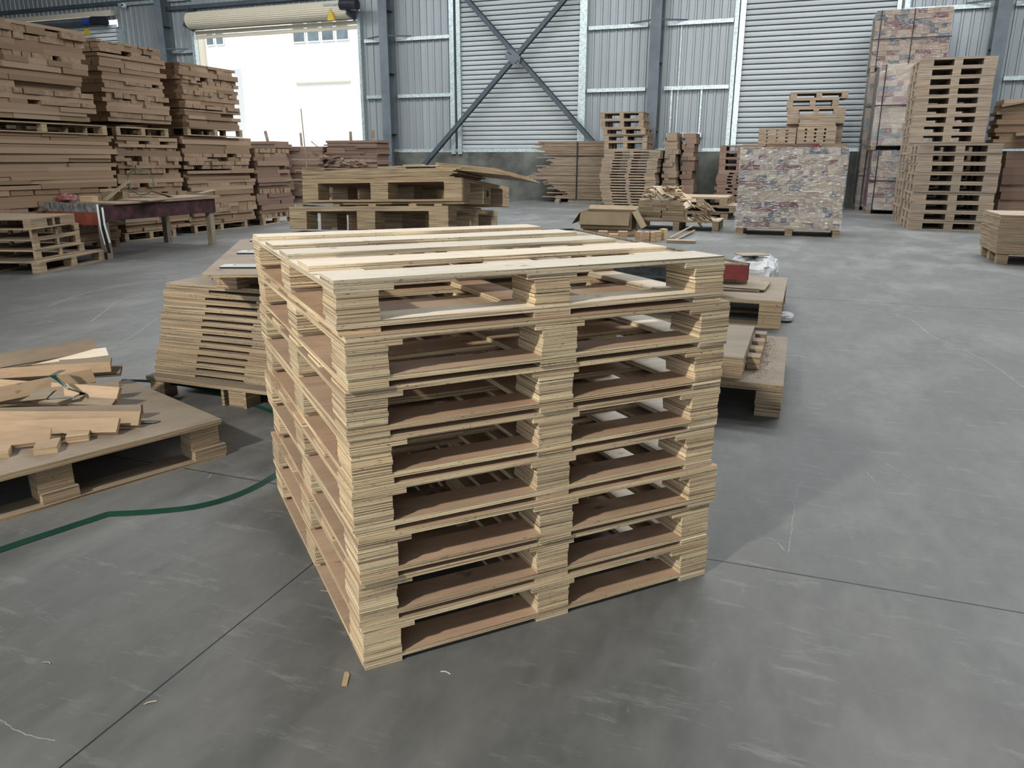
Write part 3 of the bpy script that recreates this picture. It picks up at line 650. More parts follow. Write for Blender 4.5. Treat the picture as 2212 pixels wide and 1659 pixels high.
# --- centre: two big layered pallets seen over the front stack, sagging towards the back
EU = Euler((-.095, -.025, .025)); MR = EU.to_matrix()
Wc = 2.62; Hl = .33
lo_c = Vector((5.016, -18.255, .80)); base = lo_c - MR @ Vector((Wc, 0, Hl))
P = block_pallet(Wc, 1.9, .235, .3, .3, .03, .02, PLYMID)
for k in range(2):
    pass
place(block_pallet(Wc, 1.9, .19, .3, .3, .03, .02, PLYMID), 'plywood_pallet', 'large tan pallet on the floor under the centre pile, mostly hidden', 'pallet', Vector((base.x, base.y + .02, 0)), .02)
solid('timber_bearer', MB().box(0, Wc, 0, .3, 0, base.z - .24), PLYMID, 'timber bearer propping the front of the centre pallets, hidden behind the front stack', 'timber', Vector((base.x, base.y + .06, .192)), .02)
place(block_pallet(Wc, 2.0, Hl, .30, .30, .07, .0, PLYMID, nplies=14, seed=4), 'plywood_pallet', 'large pallet with thick layered blocks, lower of the two showing over the front stack', 'pallet', base, (EU.x, EU.y, EU.z))
for x in (.12, .75, 1.35, 2.0, 2.4):
    solid('wood_strip', MB().box(0, .12, 0, 1.5, 0, .03), PLYMID, 'thin spacer strip between the two centre pallets', 'strip', base + MR @ Vector((x, .01, Hl + .001)), (EU.x, EU.y, EU.z), 'spacer strips in the centre pile')
Wu, Hu = 2.56, .315; up_c = Vector((5.262, -18.33, .872)); ub = up_c - MR @ Vector((Wu, 0, 0))
place(block_pallet(Wu, 1.95, Hu, .27, .30, .05, .03, PLYMID, nplies=14, bcw=.28, seed=9), 'plywood_pallet', 'large pallet carrying board offcuts, upper of the two showing over the front stack', 'pallet', ub, (EU.x, EU.y, EU.z))
def on_pile(x, y, z): return ub + MR @ Vector((x, y, Hu + z))
solid('black_mark', MB().tube([(0, 0, 0), (.003, 0, 0)], .05, 16), BLK, 'black round mark on the side block of the upper centre pallet', 'mark', ub + MR @ Vector((Wu + .002, .98, .15)), (EU.x, EU.y, EU.z))
z = .001
for k in range(7):
    x0 = .0 + R.uniform(-.02, .02) if k > 0 else -.30
    solid('board', MB().box(x0, Wu + R.uniform(-.22, -.02), R.uniform(0, .02), 1.1, 0, .0185), PLYMID, 'long plywood board on the upper centre pallet, %s of its seven' % nth(6 - k, 7), 'board', on_pile(0, 0, z), (EU.x, EU.y, EU.z), 'long boards on the upper centre pallet'); z += .0195
for (x, ln, wd_, ry, lab, m_, dz) in [(.0, 1.0, .6, .035, 'thin loose board sagging over the left of the centre pile', PLYMID, .03), (.85, .85, .4, .0, 'short pale board on the middle of the centre pile', PLYMID, .0), (1.25, .95, .35, 0, 'bright pale board on top right of the centre pile', PLYTOP, .02)]:
    solid('board', MB().box(0, ln, 0, wd_, 0, .018), m_, lab, 'board', on_pile(x, .02, z + dz), (EU.x, EU.y + ry, EU.z))
for k in range(4):
    solid('board', MB().box(0, .9 + .06 * (3 - k), 0, 1.5, 0, .018), PLYMID, 'board sloping off the right end of the centre pile, %s of four' % nth(3 - k, 4), 'board', on_pile(Wu - .42, .05, .139 + .0195 * k), (EU.x, EU.y + .11, EU.z), 'boards sloping off the centre pile')
for k, (x, l_, zz_) in enumerate([(-.12, .5, z + .001), (Wu - 1.0, .5, z + .021), (Wu - .9, .3, z + .037)]):
    solid('wood_strip', MB().box(0, l_, 0, .14, 0, .015), PLYTOP if k else PLYMID, ['strip sticking out at the left end of the centre pile', 'pale strip on the right of the centre pile', 'shorter pale strip beside the sloping boards'][k], 'strip', on_pile(x, 0, zz_), (EU.x, EU.y, EU.z))

# ================================================================ left side
# --- small stack of pallets at the left edge
MATP = PLYTAN
P = block_pallet(1.4, 1.45, .155, .11, .12, .022, .018, MATP)
p0 = Vector((.63, -21.17, 0)); yl = math.atan2(1.14, -.16 * 1) # edge towards (228,562)
e1 = at(228, 562) - at(90, 592); yl = math.atan2(e1.y, e1.x)
place(block_pallet(1.42, 1.4, .155, .12, .12, .022, .018, MATP), 'plywood_pallet', 'pallet on the floor under the small pallet stack at the left frame edge', 'pallet', p0, yl)
lx = Vector((math.cos(yl), math.sin(yl), 0)); ly = Vector((-math.sin(yl), math.cos(yl), 0))
zz = .158
for k in range(4):
    hgt = .135 if k else .13
    wv = 1.35; m2 = block_pallet(1.0, 1.3, hgt, .11 if k < 3 else .35, .035 if k < 3 else .1, .022, .02, MATP, bcw=.05)
    off = [(.12, .12), (.10, .10), (.14, .14), (-.02, .02)][k]
    place(m2, 'plywood_pallet', ['pallet with stout square posts, lowest of the four piled on the left edge pallet', 'pallet with box-like openings, second from the bottom of the four at the left edge', 'pallet with wide openings, third from the bottom of the four at the left edge', 'pallet with pale solid deck, topmost of the four at the left edge'][k], 'pallet', p0 + lx * off[0] + ly * off[1] + Vector((0, 0, zz)), yl + (-.03, .02, .0, .06)[k], 'pallets piled at the left frame edge')
    zz += hgt + .001
# --- work bench
bn = thing('workbench', 'old maroon workbench littered with offcuts before the tall scrap stacks', 'workbench', (0, 0, 0))
S0, S1_, Y0, Y1 = -.93, .17, -19.72, -17.36
ob('tabletop', MB().box(S0 + .35, S1_ + .04, Y0 + .25, Y1 + .05, .775, .80).mesh('tabletop', PLYTAN), bn)
ob('side_board', MB().box(S1_ - .03, S1_, Y0, Y1, .545, .775).mesh('side_board', MAROON), bn)
ob('end_board', MB().box(S0, S1_ - .035, Y0, Y0 + .03, .49, .672).mesh('end_board', RUSTR), bn)
ob('chipped_end_board', MB().box(S0, S1_ - .035, Y0 - .01, Y0 + .03, .673, .80).mesh('chipped_end_board', CHIPW), bn)
ob('back_board', MB().box(S0, S1_ - .03, Y1 - .03, Y1, .55, .775).mesh('back_board', MAROON), bn)
ob('inner_board', MB().box(S0, S0 + .03, Y0 + .03, Y1, .55, .775).mesh('inner_board', MAROON), bn)
for (x, y) in ((S1_ - .12, Y0 + .02), (S1_ - .12, Y1 - .13), (S0, Y1 - .13), (S0, Y0 + .04)): ob('leg', MB().box(x, x + .1, y, y + .1, 0, .56).mesh('leg', OLDW), bn)
solid('bench_sheet', MB().prism([(0, .2), (.0, -1.0), (.18, -1.55), (-.75, -1.5), (-.75, .2)], 0, .02), PLYTAN, 'loose pale sheet lying over the workbench edge', 'sheet', (.2, -17.45, .802), 0)
bag = thing('goods_bag', 'clear tied bag of red goods on the left end of the workbench', 'bag', at(132, 434, .80) + Vector((0, .05, 0)))
v = crumple('bag_body', (0, 0, 0), .17, .11, .09, 3, REDG, 'x', 'x', 16); del v['label']; del v['category']; v.parent = bag
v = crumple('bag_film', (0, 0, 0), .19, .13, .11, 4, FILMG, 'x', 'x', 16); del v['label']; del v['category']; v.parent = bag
ob('bag_neck', MB().tube([(-.06, 0, .08), (-.1, 0, .16), (-.14, 0, .23)], [.03, .014, .03], 8).mesh('bag_neck', WPLAS), bag)
solid('wood_block', MB().box(-.1, .1, -.07, .07, 0, .085), PLANK, 'light block, nearer of the two on the workbench', 'block', at(187, 436, .803) + Vector((0, .05, 0)), .2)
solid('wood_block', MB().box(-.1, .1, -.09, .09, 0, .12), PLANK, 'taller light block, farther of the two on the workbench', 'block', at(203, 430, .803) + Vector((.02, .35, 0)), .35)
cb = thing('open_box', 'small open cardboard box on the far side of the workbench', 'box', (-.45, -18.85, .803), .4)
for (a, b, c_, d) in ((-.16, .16, -.11, -.105), (-.16, .16, .105, .11), (-.16, -.155, -.11, .11), (.155, .16, -.11, .11)): ob('side', MB().box(a, b, c_, d, 0, .13).mesh('side', CARD), cb)
ob('base', MB().box(-.16, .16, -.11, .11, 0, .004).mesh('base', CARD), cb)
e = at(290, 421, .823)
for i, (dx, rot, ln, lab) in enumerate([(0, -.6, .5, 'board leaning up in the middle of the workbench litter'), (.35, .05, .55, 'thin offcut lying flat on the workbench'), (.25, .3, .5, 'warped offcut at the far end of the workbench'), (-.1, .0, .6, 'long offcut along the workbench edge'), (.5, -.1, .45, 'short offcut at the right end of the workbench')]):
    solid('board_offcut', MB().box(-ln / 2, ln / 2, -.06, .06, 0, .012), PLYTAN, lab, 'offcut', (-.25 + .1 * i * (-1) ** i, -19.0 + dx + .25 * i, .83 + .014 * i + (.12 if i == 0 else 0)), (0, rot, 1.3 + .1 * i), 'offcuts on the workbench')
pts = []
for k in range(22):
    t = k / 21 * 2 * math.pi * 1.15; pts.append((.20 * math.cos(t + 2.4) + .1, .02 * math.sin(t), .24 + .2 * math.sin(t + 2.4)))
solid('cable_coil', MB().tube(pts, .008, 6), CABLE, 'loose green wire hoop standing on the workbench', 'cable', (-.35, -18.55, .83), .5)
cl = thing('hanging_strips', 'black and white strips hanging from the near corner of the workbench', 'strip', (S1_ + .02, Y0 - .03, 0))
for nm, x0, z0, z1, m_, bw_ in (('white_strip', -.06, .22, .79, WPLAS, .03), ('black_strip', -.02, .1, .79, BLK, .05), ('white_strip', .03, .25, .75, WPLAS, .02)):
    pts = [(x0, 0, z1), (x0 + .02, -.02, (z0 + z1) / 2), (x0 + .06, -.01, z0)]; mb = MB()
    for a, b in zip(pts[:-1], pts[1:]): mb.add([(a[0], a[1], a[2]), (a[0] + bw_, a[1] + .01, a[2]), (b[0] + bw_, b[1] + .01, b[2]), b, (a[0], a[1] + .006, a[2]), (a[0] + bw_, a[1] + .016, a[2]), (b[0] + bw_, b[1] + .016, b[2]), (b[0], b[1] + .006, b[2])], [(0, 1, 2, 3), (7, 6, 5, 4), (0, 3, 7, 4), (1, 5, 6, 2)])
    ob(nm, mb.mesh(nm, m_), cl)

# --- tall scrap stacks
NB = [0]; LEFT = MB()
def scrap_stack(sf, ya, yb, z0, z1, which, mat, seed, tmin=.06, tmax=.115, depth=.95, cap=292):
    """boards piled on a pallet; the face looks to +x, runs from ya (near) to yb (far)"""
    rr = random.Random(seed); z = z0; n = 0; grp = 'board offcuts in the ' + which
    while z < z1 - .02:
        t = min(rr.uniform(tmin, tmax), z1 - z); fr = (z - z0) / (z1 - z0); pos = 'near its base' if fr < .33 else ('half way up' if fr < .66 else 'near its top')
        L = yb - ya; k = rr.random(); e0 = rr.uniform(-.07, .06); e1 = rr.uniform(-.06, .12)
        if k < .24: cuts = [0, 1]
        elif k < .50: cuts = [0, rr.uniform(.3, .7), 1]
        elif k < .70: a = rr.uniform(.2, .45); cuts = [0, a, rr.uniform(a + .2, .85), 1]
        else: m = rr.randint(6, 12); cuts = sorted([i / m + (rr.uniform(-.02, .02) if 0 < i < m else 0) for i in range(m + 1)])
        y = lambda u: ya + e0 + (L + e1 - e0) * u
        bo = rr.uniform(-.03, .02)
        ubox_core = depth - .25
        for i, (a, b) in enumerate(zip(cuts[:-1], cuts[1:])):
            if len(cuts) > 4 and rr.random() < .10 and 0 < i < len(cuts) - 2: continue
            gap = .004 if rr.random() < .6 else .03 * rr.random()
            jut = bo + rr.uniform(-.014, .014) - (rr.uniform(.03, .10) if rr.random() < .12 and len(cuts) < 4 else 0); dp = depth if len(cuts) < 4 else .16
            y0, y1 = y(a), y(b) - gap
            tt = t * (1 if rr.random() < .93 else rr.uniform(.6, .9))
            x = sf + jut - dp / 2; rz = rr.uniform(-.012, .012)
            if NB[0] < cap and y1 - y0 > .27:
                o = ubox('board_offcut', mat, x, (y0 + y1) / 2, z, dp, y1 - y0, tt - .0012, rz)
                tag(o, '%s board offcut %s in the %s' % ('long brown' if y1 - y0 > 1.0 else ('short brown' if y1 - y0 < .5 else 'middling brown'), pos, which), 'offcut', grp); NB[0] += 1
            else: LEFT.box(x - dp / 2 + .0, x + dp / 2 + (rr.uniform(-.03, .02) if len(cuts) > 5 else 0), y0, y1, z, z + tt - .002)
            if len(cuts) >= 4 and i == 0: LEFT.box(sf + bo - depth, sf + bo - .18, y(0), y(1), z, z + t - .002)
        z += t
def tier_pallet(sf, ya, yb, z, lab, h=.15):
    place(block_pallet(yb - ya, .95, h, .09, .1, .02, .018, MATP), 'plywood_pallet', lab, 'pallet', (sf + .02, ya, z), math.pi / 2)
T1 = [('nearest left scrap stack, upper tier', -1.0, -20.6, -18.62, 1.98, 3.30, 11), ('nearest left scrap stack, lower tier', -1.0, -20.6, -18.30, .16, 1.78, 12),
      ('second left scrap stack, upper tier', -1.6, -17.72, -16.34, 2.05, 3.34, 13), ('second left scrap stack, lower tier', -1.6, -17.66, -16.18, .16, 1.80, 14),
      ('third left scrap stack, upper tier', -1.7, -15.78, -14.25, 2.02, 3.20, 15), ('third left scrap stack, lower tier', -1.7, -15.9, -14.0, .16, 1.86, 16)]
for w_, sf, ya, yb_, z0, z1, sd in T1: scrap_stack(sf, ya, yb_, z0, z1, w_, SCRAP, sd, .05, .10)
for sf, ya, yb_, z, lab in [(-1.0, -20.6, -18.35, 1.79, 'pallet between the two tiers of the nearest left scrap stack'), (-1.0, -20.6, -18.4, 0, 'pallet under the nearest left scrap stack'), (-1.6, -17.6, -16.4, 1.815, 'light pallet between the two tiers of the second left scrap stack'),
    (-1.6, -17.72, -16.5, 0, 'pallet under the second left scrap stack'), (-1.7, -15.8, -14.2, 1.87, 'pallet between the two tiers of the third left scrap stack'), (-1.7, -15.9, -14.3, 0, 'pallet under the third left scrap stack')]: tier_pallet(sf, ya, yb_, z, lab)
scrap_stack(-1.75, -13.75, -12.55, .15, 1.66, 'fourth left scrap stack, behind the third', SCRAPD, 17, .06, .12)
tier_pallet(-1.75, -13.7, -12.6, 0, 'pallet under the fourth left scrap stack', .148)
LEFT.box(-3.6, -2.75, -20.6, -12.6, 0, 1.9); LEFT.box(-3.5, -2.7, -20.6, -13.9, 1.9, 3.0)
if NB[0] >= 292 or LEFT.v:
    o = ob('hidden_offcuts', LEFT.mesh('hidden_offcuts', simple('brown_offcut_ends', (.285, .20, .133), .2, 2.2, .8, 0, .15, (1, 6, 6)))); o['kind'] = 'stuff'; tag(o, 'more brown board offcuts filling the backs of the left scrap stacks', 'offcuts')
# --- far scrap piles before the doorway
def pile(name, x0, x1, y, d, z0, z1, mat, seed, lab, cat, grp, t0=.04, t1=.09, ragged=.1, cutp=.5, limit=999):
    rr = random.Random(seed); z = z0
    while z < z1 - .02:
        t = rr.uniform(t0, t1); cuts = [0, 1] if rr.random() > cutp else [0, rr.uniform(.25, .75), 1]
        for a, b in zip(cuts[:-1], cuts[1:]):
            xa = x0 + (x1 - x0) * a + (rr.uniform(-ragged, ragged) if a == 0 else .01); xb = x0 + (x1 - x0) * b + (rr.uniform(-ragged, ragged) if b == 1 else 0)
            o = ubox(name, mat, (xa + xb) / 2, y + d / 2 + rr.uniform(-.03, .03), z, xb - xa, d, t - .003, rr.uniform(-.01, .01)); tag(o, lab + (', near its base' if z < z0 + (z1 - z0) / 3 else (', half way up' if z < z0 + (z1 - z0) * .67 else ', near its top')), cat, grp)
        z += t
pile('scrap_board', -8.3, -6.9, -6.2, .8, 0, 1.95, SCRAPD, 31, 'dark brown board in the pile left of the doorway planks', 'board', 'boards in the pile left of the doorway', .08, .14)
pile('scrap_board', -7.3, -5.75, -5.2, .8, .0, 1.78, SCRAPD, 32, 'wide brown board in the neat pile below the bright doorway', 'board', 'boards in the neat pile below the doorway', .1, .2, .03, .2)
pile('scrap_board', -5.62, -3.6, -5.2, .8, .2, 2.05, SCRAPD, 33, 'thin brown board in the large pile by the doorway column', 'board', 'boards in the pile by the doorway column', .045, .08, .08, .6)
rr = random.Random(35)
for k in range(40):
    z = .9 + rr.random() ** 1.4 * .95; xx = rr.uniform(-5.9, -4.0)
    if z > 1.85 - .55 * (xx + 5.9) / 1.9: z -= .4
    o = ubox('scrap_piece', SCRAPD, xx, -5.22 + rr.uniform(-.03, .03), z, rr.uniform(.12, .4), rr.uniform(.06, .14), rr.uniform(.025, .07), rr.uniform(-.4, .4), tilt=(rr.uniform(-.3, .3), rr.uniform(-.35, .35)))
    tag(o, 'short brown scrap piece jumbled on the doorway column pile', 'scrap', 'scrap pieces before the doorway column')
place(block_pallet(1.95, .8, .195, .12, .12, .02, .018, MATP), 'plywood_pallet', 'pallet beneath the doorway column scrap pile', 'pallet', (-5.6, -5.2, 0))
def post(px0, py0, px1, py1, y, r_, mat, lab, nm='upright_stick'):
    a, b = at(px0, py0, y, 1), at(px1, py1, y, 1); solid(nm, MB().tube([Vector(a), Vector(b)], r_, 6), mat, lab, 'stick')
post(650, 235, 676, 492, -5.6, .018, OLDW, 'long thin stick standing against the bright doorway'); post(649, 287, 652, 316, -5.0, .04, OLDW, 'short post just beside the long stick')
post(573, 283, 580, 312, -5.6, .05, OLDW, 'leaning grey post at the left of the doorway'); post(757, 284, 758, 304, -4.8, .05, OLDW, 'short post standing out of the doorway column pile')
post(806, 281, 806, 300, -4.8, .05, SCRAPD, 'brown post end by the doorway column'); post(672, 305, 692, 322, -4.9, .02, PLYTAN, 'small tan stick leaning on the neat pile')

# ================================================================ far middle
# --- strapped bundles of long boards
zb_ = [(.12, .58), (.60, 1.02), (1.04, 1.55), (1.57, 2.05)]
for k, (za, zc) in enumerate(zb_):
    t_ = thing('strapped_bundle', 'strapped bundle of long brown boards near the wall, %s of four' % ('lowest', 'second from the floor', 'third from the floor', 'topmost')[k], 'bundle', (0, 0, 0), 0, 'strapped board bundles near the wall')
    rr = random.Random(50 + k); mb = MB(); z = za; xl = (1.05, .75, .95, .72)[k]
    while z < zc - .01:
        t = .036; ex = rr.uniform(-.12, .4) if rr.random() < .7 else -.3
        ex += (.35, -.25, -.1, -.2)[k] * rr.random()
        mb.box(xl + ex, 3.04 + rr.uniform(-.01, .02), -1.35 + rr.uniform(-.015, .01), -.55, z, z + t - .005); z += t
    o = ob('boards', mb.mesh('boards', PLYFAR), t_, kind='stuff')
    ob('band', MB().box(2.05, 2.09, -1.385, -.54, za - .005, zc).mesh('band', BLK), t_)
solid('timber_bearer', MB().box(0, .16, 0, 2.2, 0, .11), OLDW, 'grey timber bearer sticking out under the strapped bundles', 'timber', (1.6, -2.4, 0), .25)
solid('timber_bearer', MB().box(0, 1.3, 0, .5, 0, .118), OLDW, 'dark bearer under the right of the strapped bundles', 'timber', (1.75, -1.3, 0), 0)
# --- comb stack of notched decks
nc = 20; GC = 'notched decks in the comb-like stack'
DP = [deck_parts(1.84, 1.15, .051, .0345, [(0, .35), (.86, .98), (1.49, 1.84)], PLYFAR, s) for s in range(3)]
for k in range(nc):
    z = k * .0875; sway = .10 * math.sin(k / nc * 5.2 + 2.2)
    place(DP[k % 3], 'pallet_deck', 'notched brown deck, %s of the comb-like stack by the wall' % nth(nc - 1 - k, nc), 'pallet deck', (3.29 + sway * .8 + R.uniform(-.03, .03), -2.6, z), 0, GC)
# five pallets on it
FP = [(3.42, 1.42, .26, 0), (3.42, 1.42, .20, .02), (3.36, 1.42, .21, -.02), (3.28, 1.42, .255, .02), (3.26, 1.42, .235, .03)]
z = nc * .0875 + .002
for k, (x, dw, h, a_) in enumerate(FP):
    W_ = 1.40
    place(block_pallet(W_, 1.2, h, .15, .2, .045, .035, PLYFAR, bcw=.13), 'plywood_pallet', 'brown pallet set on the comb-like stack, %s of five' % nth(4 - k, 5), 'pallet', (x - .1, -2.6, z), a_, 'pallets on the comb-like stack'); z += h + .003
# side-on piles right of it
pile('scrap_board', 5.22, 5.62, -2.1, 1.1, .0, 2.22, PLYFAR, 41, 'brown board in the tall narrow pile right of the comb-like stack', 'board', 'boards right of the comb-like stack', .09, .15, .07, .6)
pile('scrap_board', 5.75, 6.12, -1.7, 1.0, .0, 2.28, SCRAPD, 42, 'darker board in the second narrow pile right of the comb-like stack', 'board', 'boards in the second narrow pile', .1, .18, .06, .2)
# dark comb stack left of shutter three
for k in range(11):
    place(deck_parts(1.3, .9, .05, .05, [(0, .35), (.5, .65), (.95, 1.3)], SCRAPD, k), 'pallet_deck', 'dark notched deck in the shaded stack by the wrapped load, %s' % nth(10 - k, 11), 'pallet deck', (6.85 + R.uniform(-.05, .05), -1.4, k * .10), 0, 'decks in the shaded stack')
z = 1.10
for k in range(4):
    place(block_pallet(1.3, .9, .2, .2, .15, .04, .03, SCRAPD), 'plywood_pallet', 'dark pallet in the shaded stack behind the wrapped load, %s of four' % nth(3 - k, 4), 'pallet', (6.9, -1.4, z), 0, 'pallets in the shaded stack'); z += .202
# --- pallets behind the scrap heap
z = 0
for k, (xl, xr, h, ya) in enumerate([(6.6, 7.9, .17, -8.0), (6.6, 8.1, .17, -8.0), (6.55, 7.85, .2, -8.0)]):
    place(block_pallet(xr - xl, 1.6, h, .18, .18, .05, .02 if k < 2 else 0, PLYTAN if k == 2 else PLYFAR), 'plywood_pallet', ['pallet on the floor behind the scrap heap', 'middle pallet of the three behind the scrap heap', 'pallet with clean pale deck, top of the three behind the scrap heap'][k], 'pallet', (xl, ya, z), (0, -.02, .01)[k]); z += h + .002
# --- scrap heap
place(block_pallet(1.75, 1.2, .2, .13, .13, .03, .0, PLYTAN), 'plywood_pallet', 'pallet carrying the scrap heap behind the cardboard box', 'pallet', (6.3, -11.6, 0), .02)
rr = random.Random(77)
for k in range(8):
    u = 0
    for (a, b) in ((0, .3), (.31, .62), (.63, .98)) if k in (4, 5) else ((0, .5), (.51, 1.0 - .01 * k)):
        solid('wood_strip', MB().box(a, b + rr.uniform(-.02, .02), rr.uniform(-.02, .02), .6, 0, .05), PLYTAN, 'neat stacked strip in the base of the scrap heap, %s' % ('low' if k < 3 else ('half way' if k < 6 else 'high')), 'strip', (6.36, -11.62 + rr.uniform(-.03, .03), .202 + .052 * k), rr.uniform(.0, .03), 'neat strips at the base of the scrap heap')
for k in range(60):
    u = rr.random(); lv = k / 60; x = 6.45 + 1.15 * (lv * .12 + u * (1 - lv * .6)); z = .625 + lv * .22 + rr.uniform(0, .04) - max(0, x - 7.2) * .4; y = -11.62 + rr.uniform(-.1, .45) + lv * .15
    L_ = rr.uniform(.14, .30); wd_ = rr.uniform(.05, .10)
    solid('scrap_strip', MB().box(-L_ / 2, L_ / 2, -wd_ / 2, wd_ / 2, 0, .02), PLANK if rr.random() < .5 else PLYTAN, ('pale splintered strip on the scrap heap, %s' % ('low down', 'half way up', 'near the top')[min(2, int(lv * 3))]), 'strip', (x, y, z), (rr.uniform(-.7, .7), rr.uniform(-.6, .6), rr.uniform(-1, 1)), 'splintered strips on the scrap heap')
for i, (px, py, ln, wd_, rot, lab) in enumerate([(1418, 432, .34, .15, (.75, -.95, .6), 'large pale block standing on top of the scrap heap'), (1437, 428, .4, .13, (.6, .8, -.3), 'pale board leaning against the topmost block of the heap'), (1480, 440, .28, .17, (.7, -.5, .3), 'pale square offcut on the right slope of the heap'), (1400, 438, .42, .1, (.4, -.35, .2), 'curved pale strip on the left slope of the heap')]):
    e = at(px, py, -11.5, 1) - Vector((0, 0, .06)); solid('scrap_strip', MB().box(-ln / 2, ln / 2, -wd_ / 2, wd_ / 2, -.03, .03), PLYTOP, lab, 'strip', e, rot)
for k in range(24):
    e = at(1515 + rr.uniform(-15, 22), 465 + rr.uniform(-18, 20), -11.5, 1); solid('scrap_strip', MB().box(-.14, .14, -.04, .04, 0, .02), PLYTAN, 'strip spilling over the right end of the scrap heap', 'strip', e, (rr.uniform(-.6, .6), rr.uniform(.1, 1), rr.uniform(-.5, .5)), 'strips spilling off the scrap heap')
for i, (a, b) in enumerate([((1445, 515), (1495, 488)), ((1455, 520), (1500, 498))]):
    p_, q_ = at(*a, .03), at(*b, -12.0, 1); solid('wood_strip', MB().tube([p_, q_], .022, 4), PLYTAN, ['lath leaning against the heap pallet', 'second lath leaning against the heap pallet'][i], 'strip')
# --- cardboard box
cx0, cx1 = at(1266, 488, .12), at(1352, 488, .12)
bx = thing('cardboard_box', 'open brown cardboard box tilted on offcuts in front of the scrap heap', 'box', (5.55, -13.25, .118), (.02, .0, .02))
Wb, Db, Hb = 1.02, .62, .33
for nm, q in (('front_side', (0, Wb, 0, .006)), ('back_side', (0, Wb, Db - .006, Db)), ('left_side', (0, .006, .006, Db - .006)), ('right_side', (Wb - .006, Wb, .006, Db - .006))): ob(nm, MB().box(*q, 0, Hb).mesh(nm, CARD), bx)
ob('base', MB().box(.006, Wb - .006, .006, Db - .006, 0, .005).mesh('base', CARD), bx)
def flap(nm, W_, L_, M): ob(nm, MB().box(0, W_, 0, L_, 0, .005, M).mesh(nm, CARD), bx)
flap('flap', Wb * .97, .27, Matrix.Translation((0.0, -.004, Hb)) @ Matrix.Rotation(math.radians(-118), 4, 'X') @ Matrix.Scale(1, 4) @ Matrix.Rotation(0, 4, 'Z'))
flap('flap', Wb * .97, .2, Matrix.Translation((0, Db, Hb)) @ Matrix.Rotation(math.radians(20), 4, 'X'))
flap('flap', .3, Db, Matrix.Translation((0, 0, Hb)) @ Matrix.Rotation(math.radians(-55), 4, 'Y') @ Matrix.Scale(-1, 4, (1, 0, 0)))
flap('flap', .36, Db, Matrix.Translation((Wb, 0, Hb)) @ Matrix.Rotation(math.radians(58), 4, 'Y'))
ob('printed_mark', MB().box(.14, .26, -.003, 0, .10, .125).mesh('printed_mark', CARDD), bx); ob('printed_mark', MB().box(.42, .62, -.003, 0, .10, .125).mesh('printed_mark', CARDD), bx)
# --- row of cut blocks
rr = random.Random(90)
zt_ = 0
for k, (px, py, tall, lab) in enumerate([(1256, 512, .12, 'block at the left end of the block row, under the box'), (1280, 515, .10, 'second block from the left under the box'), (1302, 515, .14, 'block with slanted top left of the row middle'), (1325, 518, .11, 'grey-faced block in the row middle'), (1345, 517, .15, 'squat block right of the row middle'),
      (1380, 522, .18, 'block with a knot hole, right part of the row'), (1398, 521, .17, 'slim upright block beside the knot-holed one'), (1408, 521, .17, 'third upright block from the right'), (1420, 521, .18, 'second upright block from the right'), (1432, 518, .20, 'tallest block, right end of the row')]):
    e = at(px, py); solid('wood_block', MB().box(-.085 if tall < .16 else -.05, .085 if tall < .16 else .05, -.08, .08, 0, tall), BLOCKW, 'cut wooden ' + lab, 'block', (e.x, e.y, 0), rr.uniform(-.5, .6), 'cut blocks in the row before the box')
for k, (px, py) in enumerate([(1262, 500), (1310, 497), (1350, 500)]):
    e = at(px, py, 0); solid('wood_block', MB().box(-.2, .2, -.15, .15, 0, .115), BLOCKW, ['left supporting block hidden beneath the cardboard box', 'middle supporting block beneath the cardboard box', 'right supporting block beneath the cardboard box'][k], 'block', ((5.75, 6.1, 6.42)[k], -12.95, 0), .1)
solid('board', MB().box(0, .5, 0, .25, 0, .05), PLYTAN, 'flat board end on the floor right of the block row', 'board', at(1440, 525), .1)

# ================================================================ right side
# --- wrapped load in front
rr = random.Random(101)
Xa, Xb, Yw = 8.42, 10.36, -12.0
ld = thing('wrapped_block_load', 'film-wrapped load of tan and maroon wood blocks, right of the scrap heap', 'wrapped load', (0, 0, 0), 0)
for a, b in ((Xa + .02, Xa + .16), ((Xa + Xb) / 2 - .02, (Xa + Xb) / 2 + .12), (Xb - .12, Xb + .02)):
    for y in (Yw, Yw + .5, Yw + 1.0): ob('pallet_block', MB().box(a, b, y, y + .12, .012, .12).mesh('pallet_block', PLYTAN), ld)
ob('pallet_foot', MB().box(Xa, Xa + .22, Yw - .02, Yw + .14, 0, .012).mesh('pallet_foot', PLYTAN), ld)
for b_ in ((Xa + Xb) / 2 - .02, Xb - .12): ob('pallet_foot', MB().box(b_, b_ + .14, Yw, Yw + 1.12, 0, .012).mesh('pallet_foot', PLYTAN), ld)
ob('pallet_deck', MB().box(Xa, Xb, Yw - .01, Yw + 1.15, .12, .155).mesh('pallet_deck', PLYTAN), ld)
zlo, zhi = .157, 1.64; rows = 15; hr = (zhi - zlo) / rows
ob('inner_blocks', MB().box(Xa + .06, Xb - .06, Yw + .10, Yw + 1.1, zlo, zhi - .01).mesh('inner_blocks', PAINTD), ld, kind='stuff')
for r_ in range(rows):
    x = Xa
    while x < Xb - .02:
        k = rr.random(); wd_ = .11 if k < .5 else (.15 if k < .72 else (.22 if k < .92 else .5)); wd_ = min(wd_, Xb - x)
        if Xb - x - wd_ < .05: wd_ = Xb - x
        jut = rr.uniform(0, .014); ubox('wood_block', PAINTB, x + wd_ / 2, Yw + .06 - jut, zlo + r_ * hr, wd_ - .002, .12, hr - .0015, rr.uniform(-.02, .02), ld); x += wd_
